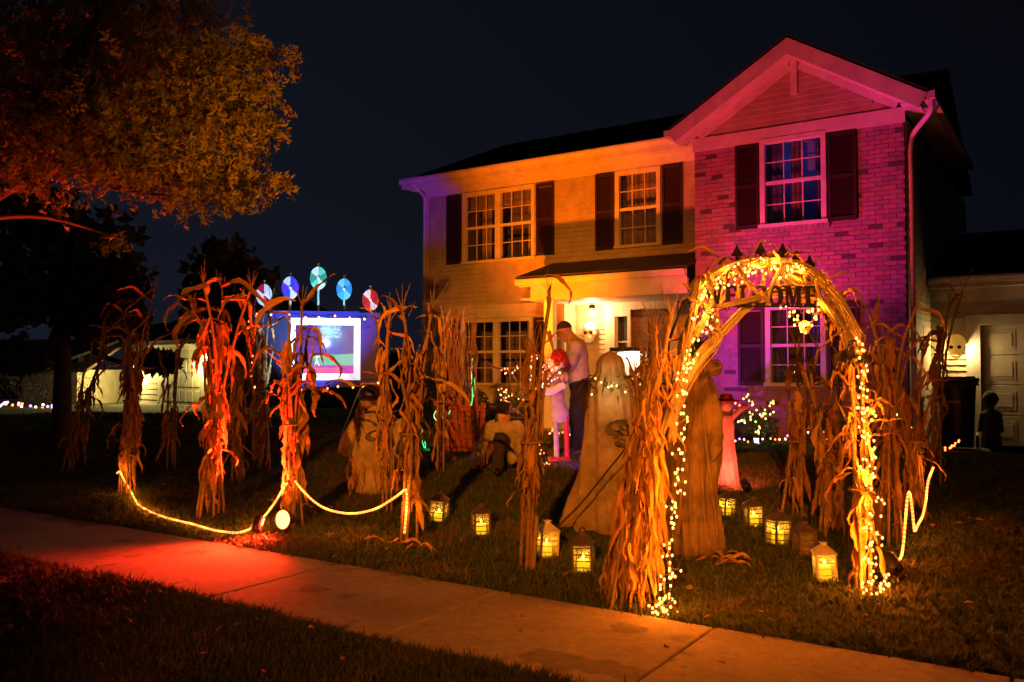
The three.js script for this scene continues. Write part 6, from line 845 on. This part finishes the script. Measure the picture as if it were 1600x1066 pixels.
{ // near tree, its trunk left of the frame, feathery leaves hanging into it
  const b = V(-8.0, 0, -2.9), t = thing('street_tree', 'feathery leaved tree hanging into the frame at upper left, lit orange from below', 'tree', b), lv = leafCluster();
  const ends = [[370, 165, 8.3, 0.18], [375, 130, 8.4, 0.16], [360, 195, 8.1, 0.2], [405, 180, 8.2, 0.1], [230, 215, 7.7, 0.2], [290, 235, 7.8, 0.22], [340, 240, 8, 0.22], [320, 285, 7.9, 0.16], [378, 298, 8.1, 0.09], [250, 255, 7.6, 0.16], [200, 240, 7.5, 0.18], [345, 265, 7.9, 0.14], [380, 70, 8.6, 0.16], [436, 275, 8.3, 0.04], [455, 78, 8.8, 0.05], [260, 90, 8.4, 0.3], [180, 60, 8.6, 0.3], [60, 120, 8.2, 0.34], [120, 160, 7.6, 0.3], [60, 230, 7.2, 0.28], [20, 160, 7.6, 0.3], [140, 215, 7.4, 0.26], [100, 60, 8.6, 0.34], [30, 40, 8.4, 0.34], [200, 20, 9.2, 0.3], [300, 40, 9, 0.26], [330, 110, 8.6, 0.24], [280, 160, 8.2, 0.22], [185, 372, 8.6, 0.05], [230, 140, 8, 0.26]].map(([x, y, z, s]) => Object.assign(atDepth(x, y, z).sub(b), { s }));
  const fork = V(0.1, 2.3, -0.1), brs = [limb([V(0, -0.1, 0), V(0.05, 1.2, 0.02), fork], 0.17, 0.13), limb([fork, V(0.4, 3.6, -0.9), V(0.9, 5, -1.6)], 0.11, 0.05), limb([fork, atDepth(0, 302, 7.2).sub(b), atDepth(80, 268, 7.4).sub(b), atDepth(160, 262, 7.6).sub(b)], 0.075, 0.03)];
  for (const e of ends) brs.push(limb([fork.clone().lerp(V(0.9, 5, -1.6), rr(0.1, 0.9)), fork.clone().lerp(e, 0.6).add(V(0, 0.3, 0)), e], 0.035, 0.008, 10));
  mesh('trunk', brs, M.bark, t);
  const N = 4300, im = new THREE.InstancedMesh(lv, new THREE.MeshPhysicalMaterial({ color: 0xffffff, roughness: 0.85, transmission: 0.3, thickness: 0, side: THREE.DoubleSide }), N), m4 = new THREE.Matrix4(), q = new THREE.Quaternion();
  const wsum = ends.reduce((a, e) => a + e.s ** 1.5, 0); for (let i = 0; i < N; i++) { let k = 0, acc = rnd() * wsum; while (k < ends.length - 1 && (acc -= ends[k].s ** 1.5) > 0) k++; const e = ends[k], sp = e.s * 1.05, g = () => (rnd() + rnd() + rnd() - 1.5) * 1.3; q.setFromEuler(new THREE.Euler(rr(-1.2, 1.2), rr(0, 6.28), rr(-1.2, 1.2))); const s = rr(0.6, 1.1); m4.compose(V(e.x + g() * sp * 1.5, e.y + g() * sp - 0.02, e.z + g() * sp * 1.5), q, V(s, s, s)); im.setMatrixAt(i, m4); const y = rnd(); im.setColorAt(i, C(lerp(0.13, 0.32, y), lerp(0.15, 0.25, y), 0.035)); }
  im.name = 'crown'; im.castShadow = im.receiveShadow = true; im.userData.kind = 'stuff'; t.add(im);
}
function darkTree(px, py, label, clumps, trunkPts, r, n, name = 'dark_tree') {
  const b = G(px, py), d = depth(b), t = thing(name, label, 'tree', b), lf = new THREE.BufferGeometry(); lf.setAttribute('position', new THREE.Float32BufferAttribute([0, 0, 0, 0.07, 0.08, 0.02, 0, 0.2, -0.02, -0.07, 0.08, 0.02], 3)); lf.setIndex([0, 1, 2, 0, 2, 3]); lf.computeVertexNormals();
  mesh('trunk', [limb(trunkPts.map(([x, y]) => atDepth(x, y, d).sub(b)), r, r * 0.6), ...clumps.map(([x, y]) => limb([atDepth(trunkPts.at(-1)[0], trunkPts.at(-1)[1] + 30, d).sub(b), atDepth((x + trunkPts.at(-1)[0]) / 2, y - 4, d).sub(b), atDepth(x, y, d + rr(-0.5, 0.5)).sub(b)], r * 0.4, 0.015, 8))], M.bark, t);
  const im = new THREE.InstancedMesh(lf, M.leaf(0.035, 0.05, 0.02), n), m4 = new THREE.Matrix4(), q = new THREE.Quaternion(), cs = clumps.map(([x, y, R]) => [atDepth(x, y, d).sub(b), (R * d) / FOCAL]);
  for (let i = 0; i < n; i++) { const [c, R] = pick(cs), a = rr(0, 6.28), e = Math.asin(rr(-1, 1)), rad = R * Math.cbrt(rnd()) * (0.8 + 0.4 * rnd()); q.setFromEuler(new THREE.Euler(rr(-2, 2), rr(0, 6.28), rr(-2, 2))); const s = rr(0.7, 1.3); m4.compose(V(c.x + Math.cos(a) * Math.cos(e) * rad, c.y + Math.sin(e) * rad * 0.8, c.z + Math.sin(a) * Math.cos(e) * rad), q, V(s, s, s)); im.setMatrixAt(i, m4); }
  im.name = 'crown'; im.userData.kind = 'stuff'; im.castShadow = true; t.add(im);
}
darkTree(95, 700, 'dark tree with black trunk before the far house, at the left', [[60, 400, 70], [140, 380, 75], [20, 470, 60], [110, 470, 60], [180, 440, 55], [60, 330, 60], [150, 500, 36], [195, 505, 30], [30, 560, 30], [240, 565, 9], [262, 568, 9]], [[95, 702], [97, 620], [98, 540], [95, 470]], 0.17, 5200);
darkTree(362, 690, 'dark leafy tree behind the red stalks, left of the scoreboard', [[350, 420, 50], [385, 450, 45], [330, 470, 40], [370, 510, 40], [395, 540, 26]], [[365, 690], [364, 620], [362, 540]], 0.09, 2400);
{ // far: house roof on the left, hedge line, string lights of another yard
  const toW = (px, py, z) => atDepth(px, py, z);
  const b = toW(20, 640, 34); b.y = -0.2; const t = thing('far_house', 'far house with brown roof slope at the left frame edge', 'house', b, YAW - 0.15); mesh('wall', span(-4, 2.6, 0, 1.75, -4, -0.2), M.siding, t); mesh('roof', [box(8.2, 0.1, 3.2, -0.8, 2.35, 0.2 - 1.4, 0.42, 0, 0)], std(C(0.16, 0.1, 0.07), 0.95, { map: T.shingle }), t); mesh('window', span(-1.2, 0.2, 0.6, 1.4, -0.2, -0.16), M.shutter, t);
  stringLights('pale pink string lights of a yard far off at the left edge', 'string lights in the far yard', [[0, 636], [12, 630], [30, 632], [48, 638], [66, 634], [84, 638]].map(([x, y]) => toW(x, y, 31)), 22, [M.bulbPale, M.bulbRed, M.bulbPurple], { jitter: 0.09, geo: ball(0.045, 0, 0, 0, 1, 1, 1, 8) });
  shrub(toW(40, 600, 32).setY(-0.2), 0, 2.6, 1.9, 'dark rounded bush above the far string lights', 1600, M.leaf(0.06, 0.04, 0.03));
  const hd = []; for (let i = 0; i < 2600; i++) { const x = rr(-70, 26), h = 1.6 + 1.6 * fbm(x * 0.3 + 80, 3, 999, 7, 3), g = new THREE.TetrahedronGeometry(rr(0.3, 0.75)); g.rotateY(rr(0, 6)); g.rotateX(rr(0, 6)); hd.push(g.translate(x, h * rnd(), -46 + rr(-1, 1))); }
  const hg = top('distant_treeline', hd, std(C(0.03, 0.035, 0.02), 1), 'distant dark treeline behind the houses', 'trees'); hg.userData.kind = 'stuff';
}
renderer.render(scene, camera);
